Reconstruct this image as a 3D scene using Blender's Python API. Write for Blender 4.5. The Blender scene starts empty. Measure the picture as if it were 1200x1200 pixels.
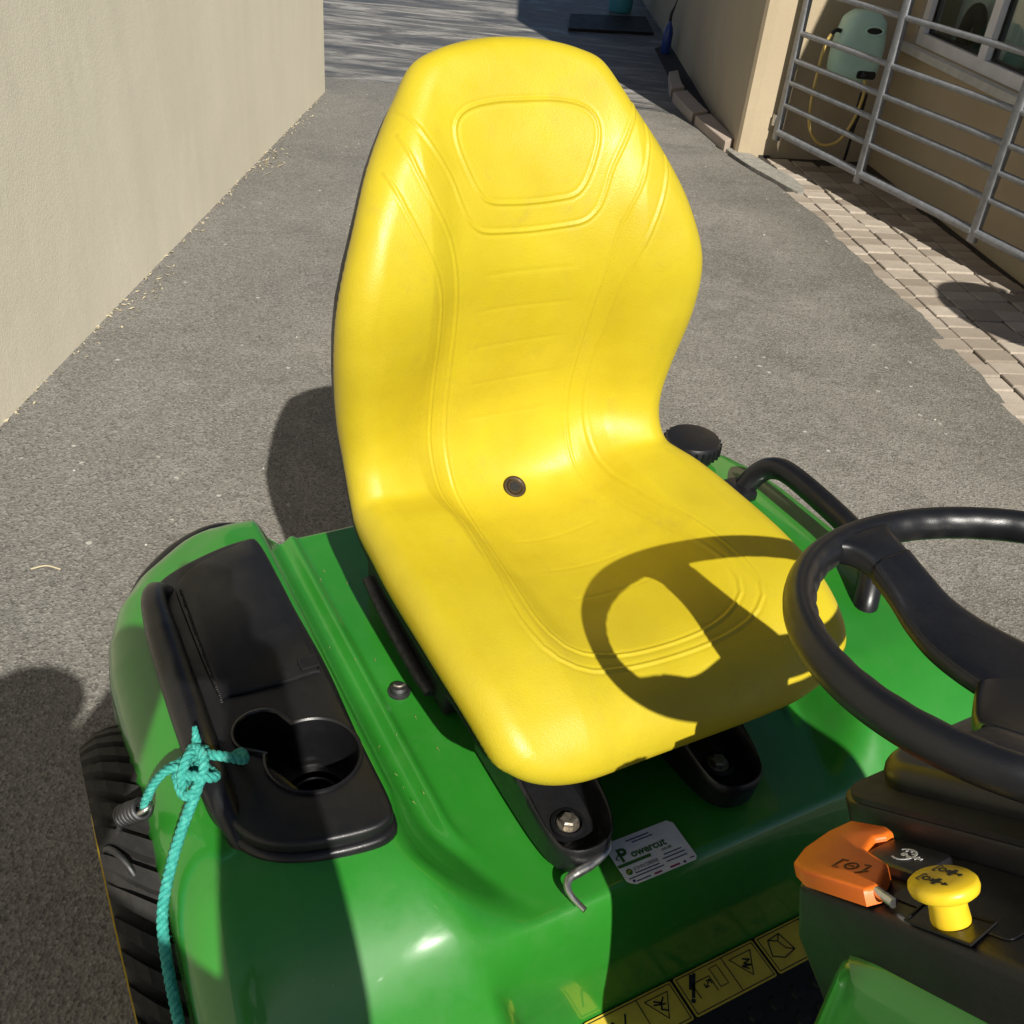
import bpy, bmesh, math, random
import numpy as np
from mathutils import Vector, Matrix
R = math.radians
random.seed(7); rng = np.random.default_rng(7)
C = bpy.context.scene.collection

# ------------------------------------------------------------ camera
PITCH = math.atan(1150/1633.0)
nx, ny = -170/math.hypot(170, 1624), 1624/math.hypot(170, 1624)
U0 = Vector((0, math.sin(PITCH), math.cos(PITCH))); R0 = Vector((1, 0, 0))
FW = Vector((0, math.cos(PITCH), -math.sin(PITCH)))
RC = ny*R0 - nx*U0; UC = nx*R0 + ny*U0
cam_d = bpy.data.cameras.new('camera'); cam = bpy.data.objects.new('camera', cam_d); C.objects.link(cam)
cam_d.sensor_width = 36; cam_d.lens = 34.5; cam_d.clip_start = 0.02; cam_d.clip_end = 500
m = Matrix((RC, UC, -FW)).transposed().to_4x4(); m.translation = (0, 0, 1.5)
cam.matrix_world = m
bpy.context.scene.camera = cam
# ------------------------------------------------------------ world and sun
SUN_EL, SUN_AZ = 40.3, 21.5      # light travels towards +y and -x
w = bpy.data.worlds.new('World'); bpy.context.scene.world = w; w.use_nodes = True
nt = w.node_tree
sky = nt.nodes.new('ShaderNodeTexSky'); sky.sky_type = 'NISHITA'; sky.sun_disc = False
sky.sun_elevation = R(SUN_EL); sky.sun_rotation = R(180-SUN_AZ)
sky.air_density = 0.6; sky.dust_density = 0.5
bg = nt.nodes['Background']; bg.inputs['Strength'].default_value = 0.05
nt.links.new(sky.outputs[0], bg.inputs[0])
sd = bpy.data.lights.new('sun', 'SUN'); sd.energy = 5.0; sd.angle = R(0.5); sd.color = (1, 0.955, 0.87)
sun = bpy.data.objects.new('sun', sd); C.objects.link(sun)
trav = Vector((-math.sin(R(SUN_AZ))*math.cos(R(SUN_EL)), math.cos(R(SUN_AZ))*math.cos(R(SUN_EL)), -math.sin(R(SUN_EL))))
sun.rotation_euler = trav.to_track_quat('-Z', 'Y').to_euler(); sun.location = -trav*20
sc = bpy.context.scene
sc.view_settings.view_transform = 'Standard'; sc.view_settings.look = 'None'
sc.view_settings.gamma = 1; sc.view_settings.exposure = 0.25

# ------------------------------------------------------------ materials
def mat(name, col, rough=.5, metal=0, coat=0, coat_rough=.05, spec=.5):
    M = bpy.data.materials.new(name); M.use_nodes = True
    b = M.node_tree.nodes['Principled BSDF']
    b.inputs['Base Color'].default_value = (*col, 1); b.inputs['Roughness'].default_value = rough
    b.inputs['Metallic'].default_value = metal; b.inputs['Coat Weight'].default_value = coat
    b.inputs['Coat Roughness'].default_value = coat_rough; b.inputs['Specular IOR Level'].default_value = spec
    return M
class N:
    """small node builder"""
    def __init__(s, M): s.t = M.node_tree; s.b = s.t.nodes['Principled BSDF']; s.co = s.t.nodes.new('ShaderNodeTexCoord')
    def new(s, k, **kw):
        n = s.t.nodes.new(k)
        for a, v in kw.items(): setattr(n, a, v)
        return n
    def link(s, a, b): s.t.links.new(a, b)
    def noise(s, scale, detail=4, rough=.55, coord='Object', stretch=None, dist=0):
        n = s.new('ShaderNodeTexNoise'); n.inputs['Scale'].default_value = scale
        n.inputs['Detail'].default_value = detail; n.inputs['Roughness'].default_value = rough
        n.inputs['Distortion'].default_value = dist
        src = s.co.outputs[coord]
        if stretch:
            mp = s.new('ShaderNodeMapping'); mp.inputs['Scale'].default_value = stretch; s.link(src, mp.inputs[0]); src = mp.outputs[0]
        s.link(src, n.inputs['Vector']); return n.outputs['Fac']
    def voro(s, scale, feature='F1', out='Distance'):
        n = s.new('ShaderNodeTexVoronoi'); n.inputs['Scale'].default_value = scale; n.feature = feature
        s.link(s.co.outputs['Object'], n.inputs['Vector']); return n.outputs[out]
    def ramp(s, fac, stops):
        r = s.new('ShaderNodeValToRGB'); e = r.color_ramp.elements
        while len(e) < len(stops): e.new(.5)
        for x, (p, c) in zip(e, stops):
            x.position = p; x.color = (*c, 1) if not isinstance(c, (int, float)) else (c, c, c, 1)
        s.link(fac, r.inputs[0]); return r.outputs[0]
    def mix(s, fac, a, b, mode='MIX'):
        n = s.new('ShaderNodeMix', data_type='RGBA', blend_type=mode)
        for sock, v in ((n.inputs[0], fac), (n.inputs[6], a), (n.inputs[7], b)):
            if isinstance(v, (int, float)): sock.default_value = v
            elif isinstance(v, tuple): sock.default_value = (*v, 1)
            else: s.link(v, sock)
        return n.outputs[2]
    def math(s, op, a, b=0):
        n = s.new('ShaderNodeMath', operation=op)
        for sock, v in ((n.inputs[0], a), (n.inputs[1], b)):
            if isinstance(v, (int, float)): sock.default_value = v
            else: s.link(v, sock)
        return n.outputs[0]
    def bump(s, h, strength=.3, dist=.01, prev=None):
        n = s.new('ShaderNodeBump'); n.inputs['Strength'].default_value = strength; n.inputs['Distance'].default_value = dist
        s.link(h, n.inputs['Height'])
        if prev is not None: s.link(prev, n.inputs['Normal'])
        s.link(n.outputs[0], s.b.inputs['Normal']); return n.outputs[0]
    def col(s, c): s.link(c, s.b.inputs['Base Color'])
    def rough(s, c): s.link(c, s.b.inputs['Roughness'])

MT = {}
def vinyl():
    M = mat('yellow_vinyl', (.80, .52, .018), .38); n = N(M)
    big = n.noise(9, 5, .6); fine = n.noise(60, 5, .65)
    c = n.ramp(big, [(.3, (.50, .388, .013)), (.62, (.555, .442, .017))])
    sm = n.ramp(fine, [(.35, 0.0), (.75, 1.0)])
    scuff = n.math('MULTIPLY', n.ramp(n.noise(14, 6, .7, dist=.4), [(.55, 0.), (.8, 1.)]), sm)
    c = n.mix(n.math('MULTIPLY', scuff, .6), c, (.33, .24, .045))
    st_ = n.ramp(n.noise(3.2, 6, .7, dist=.5), [(.5, 0.), (.72, 1.)])
    c = n.mix(n.math('MULTIPLY', st_, .14), c, (.40, .29, .05))
    n.col(c); n.rough(n.ramp(n.noise(30, 4), [(.3, .36), (.7, .52)]))
    b1 = n.bump(n.noise(380, 3, .65), .20, .0015)
    n.bump(n.voro(560), .16, .001, b1); return M
MT['vinyl'] = vinyl()
def green():
    M = mat('green_paint', (.016, .215, .022), .38, coat=.9, coat_rough=.06); n = N(M)
    c = n.ramp(n.noise(5, 5, .6), [(.3, (.018, .185, .014)), (.7, (.025, .225, .020))])
    dust = n.ramp(n.noise(22, 8, .72), [(.5, 0.), (.85, 1.)])
    c = n.mix(n.math('MULTIPLY', dust, .10), c, (.22, .28, .17)); n.col(c)
    spk = n.ramp(n.voro(90), [(.03, 1.), (.07, 0.)])
    c2 = n.mix(n.math('MULTIPLY', spk, n.ramp(n.noise(12, 2), [(.55, 0.), (.7, .55)])), c, (.35, .38, .28)); n.col(c2)
    rr = n.ramp(n.noise(14, 7, .7), [(.3, .28), (.75, .52)]); n.rough(rr)
    cr = n.ramp(n.noise(18, 6, .7), [(.4, .03), (.75, .16)]); n.link(cr, n.b.inputs['Coat Roughness'])
    n.bump(n.noise(35, 2, .4), .02, .003); return M
MT['green'] = green()
def blackp(name, col=(.011, .011, .013), r=.40, tex=500):
    M = mat(name, col, r); n = N(M)
    d = n.ramp(n.noise(24, 8, .75), [(.5, 0.), (.9, 1.)])
    n.col(n.mix(n.math('MULTIPLY', d, .22), tuple(x*.62 for x in col), (.045, .043, .040)))
    n.rough(n.ramp(n.noise(15, 6, .7), [(.3, r-.08), (.75, r+.14)]))
    n.bump(n.noise(tex, 2, .5), .12, .0012); return M
MT['black'] = blackp('black_plastic')
MT['black_satin'] = blackp('black_satin_plastic', (.012, .012, .014), .32, 700)
MT['wheel_rubber'] = blackp('black_soft_grip', (.013, .0135, .016), .36, 900)
MT['black_dull'] = blackp('dull_black_frame', (.010, .010, .010), .6, 300)
def tyre():
    M = mat('tyre_rubber', (.018, .017, .016), .8); n = N(M)
    n.col(n.ramp(n.noise(18, 7, .7), [(.35, (.008, .0075, .007)), (.8, (.028, .025, .021))]))
    n.bump(n.noise(120, 4, .6), .25, .003); return M
MT['tyre'] = tyre()
MT['rim_yellow'] = mat('yellow_rim_paint', (.72, .48, .015), .4)
MT['orange'] = mat('orange_plastic', (.80, .16, .012), .42)
_n = N(MT['orange']); _n.col(_n.ramp(_n.noise(40, 5, .6), [(.3, (.74, .145, .012)), (.7, (.84, .18, .016))])); _n.bump(_n.noise(500, 2), .1, .001)
MT['knob'] = mat('yellow_knob_plastic', (.82, .56, .02), .38)
_n = N(MT['knob']); _n.col(_n.ramp(_n.noise(45, 5, .6), [(.3, (.78, .52, .018)), (.7, (.85, .60, .025))])); _n.bump(_n.noise(400, 2), .06, .001)
def metal(name, col, r, sc=60, dirt=(.12, .09, .06)):
    M = mat(name, col, r, 1); n = N(M)
    n.col(n.mix(n.ramp(n.noise(sc, 6, .7), [(.5, 0.), (.8, .8)]), (*col,), dirt))
    n.rough(n.ramp(n.noise(sc, 5), [(.3, r-.1), (.7, r+.15)])); n.bump(n.noise(sc*6, 3), .15, .001); return M
MT['grommet'] = metal('dark_brass', (.10, .075, .05), .5, 200, (.03, .02, .015))
MT['spring'] = metal('grey_spring_steel', (.10, .10, .105), .55, 120, (.05, .04, .03))
MT['zinc'] = metal('zinc_plated_steel', (.62, .62, .60), .32)
MT['bolt'] = metal('dusty_bolt_steel', (.42, .38, .32), .5, 150)
def galv():
    M = mat('galvanised_steel', (.27, .28, .30), .5, .35); n = N(M)
    n.col(n.ramp(n.noise(30, 6, .7), [(.3, (.19, .20, .215)), (.7, (.33, .34, .36))]))
    n.bump(n.noise(90, 4), .15, .003); return M
MT['galv'] = galv()
def stucco(name, base, dark, grime=.5):
    M = mat(name, base, .92); n = N(M)
    c = n.ramp(n.noise(1.1, 7, .62), [(.3, dark), (.7, base)])
    st = n.ramp(n.noise(6, 5, .6, stretch=(1, 1, .12)), [(.42, 0.), (.75, 1.)])
    c = n.mix(n.math('MULTIPLY', st, grime*.5), c, tuple(x*.78 for x in dark))
    c = n.mix(n.math('MULTIPLY', n.ramp(n.noise(4.5, 6, .7, stretch=(1, 1, .25)), [(.55, 0.), (.8, 1.)]), .35), c, tuple(min(1, x*1.22) for x in base))
    c = n.mix(n.math('MULTIPLY', n.ramp(n.noise(160, 3, .6), [(.35, 1.), (.6, 0.)]), .14), c, tuple(x*.6 for x in dark))
    n.col(c)
    b = n.bump(n.noise(140, 4, .65), .24, .005); n.bump(n.noise(7, 4, .5), .05, .03, b); return M
MT['wall_cream'] = stucco('cream_render', (.84, .775, .61), (.76, .70, .54))
MT['wall_tan'] = stucco('tan_render', (.50, .41, .275), (.42, .34, .225), .3)
def asphalt():
    M = mat('worn_asphalt', (.17, .165, .15), .88); n = N(M)
    c = n.ramp(n.noise(.9, 4, .6), [(.32, (.155, .143, .122)), (.5, (.215, .197, .166)), (.7, (.27, .247, .208))])
    patch = n.ramp(n.noise(2.2, 6, .72, dist=.8), [(.48, 0.), (.66, 1.)])
    c = n.mix(n.math('MULTIPLY', patch, .55), c, (.105, .095, .075))
    c = n.mix(n.math('MULTIPLY', n.ramp(n.noise(6, 6, .78, dist=.5), [(.5, 0.), (.66, 1.)]), .5), c, (.32, .30, .26))
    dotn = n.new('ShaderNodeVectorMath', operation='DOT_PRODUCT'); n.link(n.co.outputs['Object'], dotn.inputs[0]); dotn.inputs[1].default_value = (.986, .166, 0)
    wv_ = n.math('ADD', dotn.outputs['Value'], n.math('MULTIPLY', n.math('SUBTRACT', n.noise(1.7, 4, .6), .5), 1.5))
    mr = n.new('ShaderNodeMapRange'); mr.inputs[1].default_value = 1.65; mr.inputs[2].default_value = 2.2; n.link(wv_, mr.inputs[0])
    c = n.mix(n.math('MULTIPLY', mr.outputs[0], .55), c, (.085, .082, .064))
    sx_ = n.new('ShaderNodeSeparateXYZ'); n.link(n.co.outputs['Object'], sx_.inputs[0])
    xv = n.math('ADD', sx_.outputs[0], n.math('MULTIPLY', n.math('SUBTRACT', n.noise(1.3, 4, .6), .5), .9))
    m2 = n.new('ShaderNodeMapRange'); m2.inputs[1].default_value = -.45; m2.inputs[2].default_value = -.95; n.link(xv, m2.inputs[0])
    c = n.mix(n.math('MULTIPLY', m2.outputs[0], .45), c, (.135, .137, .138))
    agg = n.voro(185, out='Color'); hs = n.new('ShaderNodeSeparateColor'); n.link(agg, hs.inputs[0])
    c = n.mix(n.ramp(hs.outputs[0], [(.55, 0.), (.98, .42)]), c, (.38, .365, .33))
    c = n.mix(n.ramp(hs.outputs[1], [(.55, 0.), (.96, .6)]), c, (.055, .051, .045))
    v2 = n.voro(38, out='Color'); h2 = n.new('ShaderNodeSeparateColor'); n.link(v2, h2.inputs[0])
    d2 = n.voro(38); pick = n.math('MULTIPLY', n.ramp(h2.outputs[0], [(.985, 0.), (.99, 1.)]), n.ramp(d2, [(.22, 1.), (.30, 0.)]))
    c = n.mix(n.math('MULTIPLY', pick, .8), c, (.5, .48, .43))
    n.col(c)
    b = n.bump(n.voro(185), .45, .005); n.bump(n.noise(30, 3, .65), .35, .012, b); return M
MT['asphalt'] = asphalt()
def yard():
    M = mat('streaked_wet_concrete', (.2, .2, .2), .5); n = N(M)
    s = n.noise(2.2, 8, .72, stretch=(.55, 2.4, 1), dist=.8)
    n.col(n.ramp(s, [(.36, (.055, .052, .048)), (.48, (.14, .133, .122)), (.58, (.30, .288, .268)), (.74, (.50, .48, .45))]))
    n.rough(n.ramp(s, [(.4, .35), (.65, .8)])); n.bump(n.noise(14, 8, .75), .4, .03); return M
MT['yard'] = yard()
def soil(name, a, b, sc=20):
    M = mat(name, a, .95); n = N(M)
    n.col(n.ramp(n.noise(sc, 8, .75), [(.35, a), (.7, b)])); n.bump(n.noise(sc*2, 8, .7), .6, .02); return M
MT['ground'] = soil('packed_dirt', (.06, .05, .04), (.14, .12, .10))
MT['joint'] = soil('dirty_joint_sand', (.030, .024, .020), (.085, .068, .052), 30)
MT['litter'] = soil('dark_soil', (.02, .017, .014), (.07, .06, .05), 40)
def paver(name, a, b):
    M = mat(name, a, .9); n = N(M)
    oi = n.new('ShaderNodeObjectInfo')
    c = n.ramp(oi.outputs['Random'], [(0, a), (1, b)])
    dirt = n.ramp(n.noise(11, 8, .72, coord='Object'), [(.45, 0.), (.75, 1.)])
    c = n.mix(n.math('MULTIPLY', dirt, .32), c, (.17, .13, .095))
    c = n.mix(n.math('MULTIPLY', n.ramp(n.noise(220, 2), [(.4, 1.), (.62, 0.)]), .25), c, (.15, .12, .09)); n.col(c)
    n.bump(n.noise(180, 4, .65), .4, .004); return M
MT['paver'] = paver('buff_paver', (.29, .24, .185), (.52, .45, .365))
MT['kerb'] = paver('pink_grey_kerb', (.46, .37, .30), (.50, .42, .35))
MT['cement'] = soil('crumbled_cement', (.22, .215, .19), (.42, .39, .33), 25)
MT['upvc'] = mat('white_upvc', (.78, .78, .80), .3)
_n = N(MT['upvc']); _n.col(_n.ramp(_n.noise(12, 5), [(.3, (.70, .70, .73)), (.7, (.82, .82, .84))]))
MT['sill'] = soil('painted_sill', (.50, .50, .48), (.66, .65, .62), 15)
MT['white'] = mat('white_print', (.75, .76, .78), .4)
_n = N(MT['white']); _n.col(_n.ramp(_n.noise(60, 4), [(.3, (.68, .69, .72)), (.7, (.78, .79, .81))]))
MT['ink'] = mat('black_ink', (.012, .012, .012), .5)
MT['ink_green'] = mat('green_ink', (.03, .13, .02), .5)
MT['ink_gold'] = mat('gold_ink', (.55, .42, .02), .5)
MT['ink_red'] = mat('maroon_ink', (.25, .02, .08), .5)
MT['ink_blue'] = mat('navy_ink', (.02, .03, .13), .5)
MT['orange_ink'] = mat('dark_brown_ink', (.14, .03, .006), .5)
MT['decal'] = mat('yellow_decal', (.70, .50, .05), .45)
_n = N(MT['decal']); _n.col(_n.ramp(_n.noise(40, 6, .7), [(.3, (.60, .43, .05)), (.7, (.74, .55, .06))]))
def ropem():
    M = mat('turquoise_rope', (.05, .44, .36), .85); n = N(M)
    n.col(n.ramp(n.noise(160, 5, .7), [(.3, (.02, .22, .18)), (.5, (.035, .33, .275)), (.72, (.12, .50, .42))]))
    n.bump(n.noise(420, 3, .6), .6, .002); return M
MT['rope'] = ropem()
MT['tank'] = mat('sea_green_plastic', (.17, .36, .29), .45)
_n = N(MT['tank']); _n.col(_n.ramp(_n.noise(6, 5, .6), [(.3, (.40, .62, .53)), (.7, (.50, .72, .62))]))
MT['hose'] = mat('yellow_hose', (.55, .40, .12), .5)
MT['teal_bin'] = mat('turquoise_bin', (.06, .30, .32), .5)
MT['bottle'] = mat('blue_bottle', (.02, .05, .22), .3)
MT['clip'] = mat('dry_grass', (.28, .26, .11), .8)
MT['straw'] = mat('dry_straw', (.46, .40, .27), .8)
MT['leaf'] = mat('dry_leaf', (.22, .12, .05), .8)
MT['stone'] = mat('pale_grit', (.55, .52, .46), .9)
MT['skin'] = mat('skin', (.5, .3, .22), .5)
MT['cloth'] = mat('navy_jumper', (.03, .04, .08), .9)
MT['jean'] = mat('blue_denim', (.06, .09, .16), .9)
MT['hair'] = mat('dark_hair', (.03, .02, .015), .7)
MT['reflection'] = mat('reflection_sheet', (.80, .80, .78), .9)  # pale colour standing in for the bright reflection in the panes
MT['roomwall'] = mat('pale_room_plaster', (.6, .58, .52), .9)
MT['curtain'] = mat('teal_cloth', (.10, .20, .19), .8)
g = bpy.data.materials.new('window_glass'); g.use_nodes = True; MT['glass'] = g
_t = g.node_tree; _t.nodes.remove(_t.nodes['Principled BSDF'])
_gl = _t.nodes.new('ShaderNodeBsdfGlossy'); _gl.inputs['Roughness'].default_value = .02
_tr = _t.nodes.new('ShaderNodeBsdfTransparent'); _tr.inputs[0].default_value = (.80, .86, .84, 1)
_mx = _t.nodes.new('ShaderNodeMixShader'); _lw = _t.nodes.new('ShaderNodeLayerWeight'); _pw = _t.nodes.new('ShaderNodeMath'); _pw.operation = 'POWER'; _pw.inputs[1].default_value = 4; _ma = _t.nodes.new('ShaderNodeMath'); _ma.operation = 'MULTIPLY_ADD'; _ma.inputs[1].default_value = .9; _ma.inputs[2].default_value = .05
_lw.inputs[0].default_value = .5; _t.links.new(_lw.outputs['Facing'], _pw.inputs[0]); _t.links.new(_pw.outputs[0], _ma.inputs[0]); _t.links.new(_ma.outputs[0], _mx.inputs[0]); _t.links.new(_tr.outputs[0], _mx.inputs[1]); _t.links.new(_gl.outputs[0], _mx.inputs[2])
_t.links.new(_mx.outputs[0], _t.nodes['Material Output'].inputs[0])

# ------------------------------------------------------------ helpers
def obj(name, verts, faces, material, parent=None, smooth=False, sharp=None):
    me = bpy.data.meshes.new(name); me.from_pydata([tuple(map(float, v)) for v in verts], [], [tuple(map(int, f)) for f in faces])
    me.validate()
    bm = bmesh.new(); bm.from_mesh(me); bmesh.ops.recalc_face_normals(bm, faces=bm.faces); bm.to_mesh(me); bm.free()
    if smooth:
        me.polygons.foreach_set('use_smooth', [True]*len(me.polygons))
        if sharp: me.set_sharp_from_angle(angle=R(sharp))
    if material: me.materials.append(MT[material])
    o = bpy.data.objects.new(name, me); C.objects.link(o)
    if parent is not None: o.parent = parent
    return o
def empty(name, loc=(0, 0, 0), rz=0):
    o = bpy.data.objects.new(name, None); C.objects.link(o); o.location = loc; o.rotation_euler = (0, 0, rz); o.empty_display_size = .1; return o
def tag(o, label=None, cat=None, group=None, kind=None):
    if label: o['label'] = label
    if cat: o['category'] = cat
    if group: o['group'] = group
    if kind: o['kind'] = kind
    return o
class MB:
    def __init__(s): s.v = []; s.f = []
    def add(s, V, F):
        k = len(s.v); s.v += [tuple(map(float, p)) for p in V]; s.f += [tuple(i+k for i in f) for f in F]; return s
    def build(s, name, material, parent=None, smooth=False, sharp=None): return obj(name, s.v, s.f, material, parent, smooth, sharp)
def cr(P, n, closed=False):
    """Catmull-Rom resample of a polyline to n points spaced evenly"""
    P = np.array(P, float)
    if closed: Q = np.vstack([P[-1], P, P[0], P[1]])
    else: Q = np.vstack([2*P[0]-P[1], P, 2*P[-1]-P[-2]])
    out = []
    for i in range(1, len(Q)-2):
        t = np.linspace(0, 1, 24, endpoint=False)[:, None]; a, b, c, d = Q[i-1], Q[i], Q[i+1], Q[i+2]
        out.append(.5*((2*b)+(-a+c)*t+(2*a-5*b+4*c-d)*t**2+(-a+3*b-3*c+d)*t**3))
    out.append(Q[-2][None]); D = np.vstack(out)
    L = np.r_[0, np.cumsum(np.linalg.norm(np.diff(D, axis=0), axis=1))]
    x = np.linspace(0, L[-1], n, endpoint=not closed)
    return np.stack([np.interp(x, L, D[:, k]) for k in range(D.shape[1])], 1)
def frames(P, closed=False):
    P = np.array(P, float); T = np.gradient(P, axis=0)
    if closed: T = np.roll(P, -1, 0)-np.roll(P, 1, 0)
    T /= np.linalg.norm(T, axis=1)[:, None]+1e-12
    n = np.cross(T[0], [0, 0, 1.]);
    if np.linalg.norm(n) < 1e-3: n = np.cross(T[0], [1., 0, 0])
    n /= np.linalg.norm(n); A = []
    for t in T:
        n = n-t*(n@t); n /= np.linalg.norm(n)+1e-12; A.append(n)
    A = np.array(A); return T, A, np.cross(T, A)
def tube(P, r, seg=12, closed=False, flat=1.0, cap=True, n=None, lobes=None):
    """tube mesh along P; r scalar or per-point; flat squashes the second axis"""
    if n: P = cr(P, n, closed)
    P = np.array(P, float); T, A, B = frames(P, closed); k = len(P)
    rr = np.full(k, r) if np.isscalar(r) else np.interp(np.linspace(0, 1, k), np.linspace(0, 1, len(r)), r)
    th = np.linspace(0, 2*np.pi, seg, endpoint=False); V = []; F = []
    L = np.r_[0, np.cumsum(np.linalg.norm(np.diff(P, axis=0), axis=1))]
    for i in range(k):
        q = np.ones(seg) if lobes is None else 1+lobes[0]*np.abs(np.cos(lobes[1]*(th+L[i]*lobes[2])/2))
        V += list(P[i]+rr[i]*((np.cos(th)*q)[:, None]*A[i]+flat*(np.sin(th)*q)[:, None]*B[i]))
    for i in range(k if closed else k-1):
        j = (i+1) % k
        F += [(i*seg+a, i*seg+(a+1) % seg, j*seg+(a+1) % seg, j*seg+a) for a in range(seg)]
    if cap and not closed: F += [tuple(range(seg))[::-1], tuple((k-1)*seg+a for a in range(seg))]
    return V, F
def lathe(prof, seg=32, origin=(0, 0, 0), axis=(0, 0, 1), xdir=None, closed_prof=False):
    """prof: (radius, height) list revolved about axis"""
    o = np.array(origin, float); z = np.array(axis, float); z /= np.linalg.norm(z)
    x = np.cross(z, [0, 1, 0] if abs(z[1]) < .9 else [1, 0, 0]); x /= np.linalg.norm(x); y = np.cross(z, x)
    V = []; F = []; m_ = len(prof)
    for a in np.linspace(0, 2*np.pi, seg, endpoint=False):
        for r_, h in prof: V.append(o+r_*(math.cos(a)*x+math.sin(a)*y)+h*z)
    for i in range(seg):
        j = (i+1) % seg
        for k in range(m_ if closed_prof else m_-1):
            l_ = (k+1) % m_; F.append((i*m_+k, j*m_+k, j*m_+l_, i*m_+l_))
    if not closed_prof:
        if prof[0][0] > 1e-6: F.append(tuple(i*m_ for i in range(seg)))
        if prof[-1][0] > 1e-6: F.append(tuple(i*m_+m_-1 for i in range(seg)))
    return V, F
def box(x0, x1, y0, y1, z0, z1):
    V = [(x, y, z) for z in (z0, z1) for y in (y0, y1) for x in (x0, x1)]
    return V, [(0, 2, 3, 1), (4, 5, 7, 6), (0, 1, 5, 4), (2, 6, 7, 3), (0, 4, 6, 2), (1, 3, 7, 5)]
def bbox(x0, x1, y0, y1, z0, z1, bev=.004, seg=2):
    """bevelled box"""
    bm = bmesh.new(); V, F = box(x0, x1, y0, y1, z0, z1); vs = [bm.verts.new(v) for v in V]
    for f_ in F: bm.faces.new([vs[i] for i in f_])
    bmesh.ops.recalc_face_normals(bm, faces=bm.faces)
    bmesh.ops.bevel(bm, geom=list(bm.edges), offset=bev, segments=seg, profile=.5, affect='EDGES')
    bm.verts.index_update(); V = [tuple(v.co) for v in bm.verts]; F = [tuple(v.index for v in f_.verts) for f_ in bm.faces]; bm.free(); return V, F
def prism(poly, h, bev=0, seg=2, frame=None, base=0.0):
    """poly (x,y) extruded from base to base+h, top rim bevelled; frame = (origin, ex, ey, ez)"""
    bm = bmesh.new(); lo = [bm.verts.new((x, y, base)) for x, y in poly]; hi = [bm.verts.new((x, y, base+h)) for x, y in poly]
    bm.faces.new(lo[::-1]); top = bm.faces.new(hi); k = len(poly)
    for i in range(k): bm.faces.new((lo[i], lo[(i+1) % k], hi[(i+1) % k], hi[i]))
    bmesh.ops.recalc_face_normals(bm, faces=bm.faces)
    if bev: bmesh.ops.bevel(bm, geom=list(top.edges), offset=bev, segments=seg, profile=.5, affect='EDGES')
    bm.verts.index_update(); V = [tuple(v.co) for v in bm.verts]; F = [tuple(v.index for v in f_.verts) for f_ in bm.faces]; bm.free()
    if frame is not None:
        o, ex, ey, ez = [np.array(q, float) for q in frame]
        V = [tuple(o+v[0]*ex+v[1]*ey+v[2]*ez) for v in V]
    return V, F
def rrect(x0, x1, y0, y1, r, n=5):
    P = []
    for cx, cy, a0 in ((x1-r, y1-r, 0), (x0+r, y1-r, 90), (x0+r, y0+r, 180), (x1-r, y0+r, 270)):
        P += [(cx+r*math.cos(R(a0+90*i/n)), cy+r*math.sin(R(a0+90*i/n))) for i in range(n+1)]
    return P
def strokes(lines, wd, frame, h=.0003, closed=False):
    """flat ink strokes: polylines (x,y) widened to wd, in a frame"""
    mb = MB()
    for ln in lines:
        P = np.array(ln, float)
        for a, b in zip(P[:-1], P[1:]):
            d = b-a; L = np.linalg.norm(d)
            if L < 1e-9: continue
            d /= L; n_ = np.array([-d[1], d[0]])*wd/2; a2 = a-d*wd/2*.6; b2 = b+d*wd/2*.6
            mb.add(*prism([tuple(a2+n_), tuple(a2-n_), tuple(b2-n_), tuple(b2+n_)], h, frame=frame))
    return mb
def arc(cx, cy, r, a0, a1, n=14): return [(cx+r*math.cos(R(a0+(a1-a0)*i/n)), cy+r*math.sin(R(a0+(a1-a0)*i/n))) for i in range(n+1)]
def text_mesh(name, s, size, frame, xy, material, parent, h=.0003, bold=0.0, sx=1.0):
    """flat lettering laid in a frame"""
    cu = bpy.data.curves.new('lettering', 'FONT'); cu.body = s; cu.size = size; cu.offset = bold; cu.resolution_u = 3
    to = bpy.data.objects.new('lettering', cu); C.objects.link(to)
    dg = bpy.context.evaluated_depsgraph_get(); me = bpy.data.meshes.new_from_object(to.evaluated_get(dg))
    bpy.data.objects.remove(to)
    o, ex, ey, ez = [np.array(q, float) for q in frame]
    V = [tuple(o+(xy[0]+v.co.x*sx)*ex+(xy[1]+v.co.y)*ey+h*ez) for v in me.vertices]
    F = [tuple(p.vertices) for p in me.polygons]
    bpy.data.meshes.remove(me)
    return obj(name, V, F, material, parent)
def smooth01(x): x = np.clip(x, 0, 1); return x*x*(3-2*x)

# ============================================================ SETTING
tag(obj('ground', [(-200, -200, -.05), (200, -200, -.05), (200, 200, -.05), (-200, 200, -.05)], [(0, 1, 2, 3)], 'ground'), kind='structure')
# driveway with a ragged right edge that laps over the paving
edge = cr([(2.4, -6), (2.25, -1), (1.86, 1.9), (1.70, 2.80), (1.679, 2.98), (1.605, 3.456), (1.53, 4.046), (1.436, 4.577), (1.271, 5.357), (1.14, 5.72), (1.02, 6.02), (.90, 6.55), (.84, 6.87)], 420)
rag = np.zeros(len(edge)); 
for k_, a_ in ((9, .014), (23, .009), (61, .006), (140, .004)): rag += a_*np.sin(np.linspace(0, k_*2*np.pi, len(edge))+rng.uniform(0, 6))
rag = np.convolve(np.pad(rag, 3, 'edge'), np.ones(7)/7, 'valid')+rng.normal(size=len(edge))*.002+np.repeat(rng.normal(size=140)*.005, 3)
ed = [(x+r_*1.0, y) for (x, y), r_ in zip(edge, rag)]
far_e = [(x, 6.87+.03*math.sin(x*5)+rng.normal()*.01) for x in np.linspace(.80, -1.6, 60)]
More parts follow.
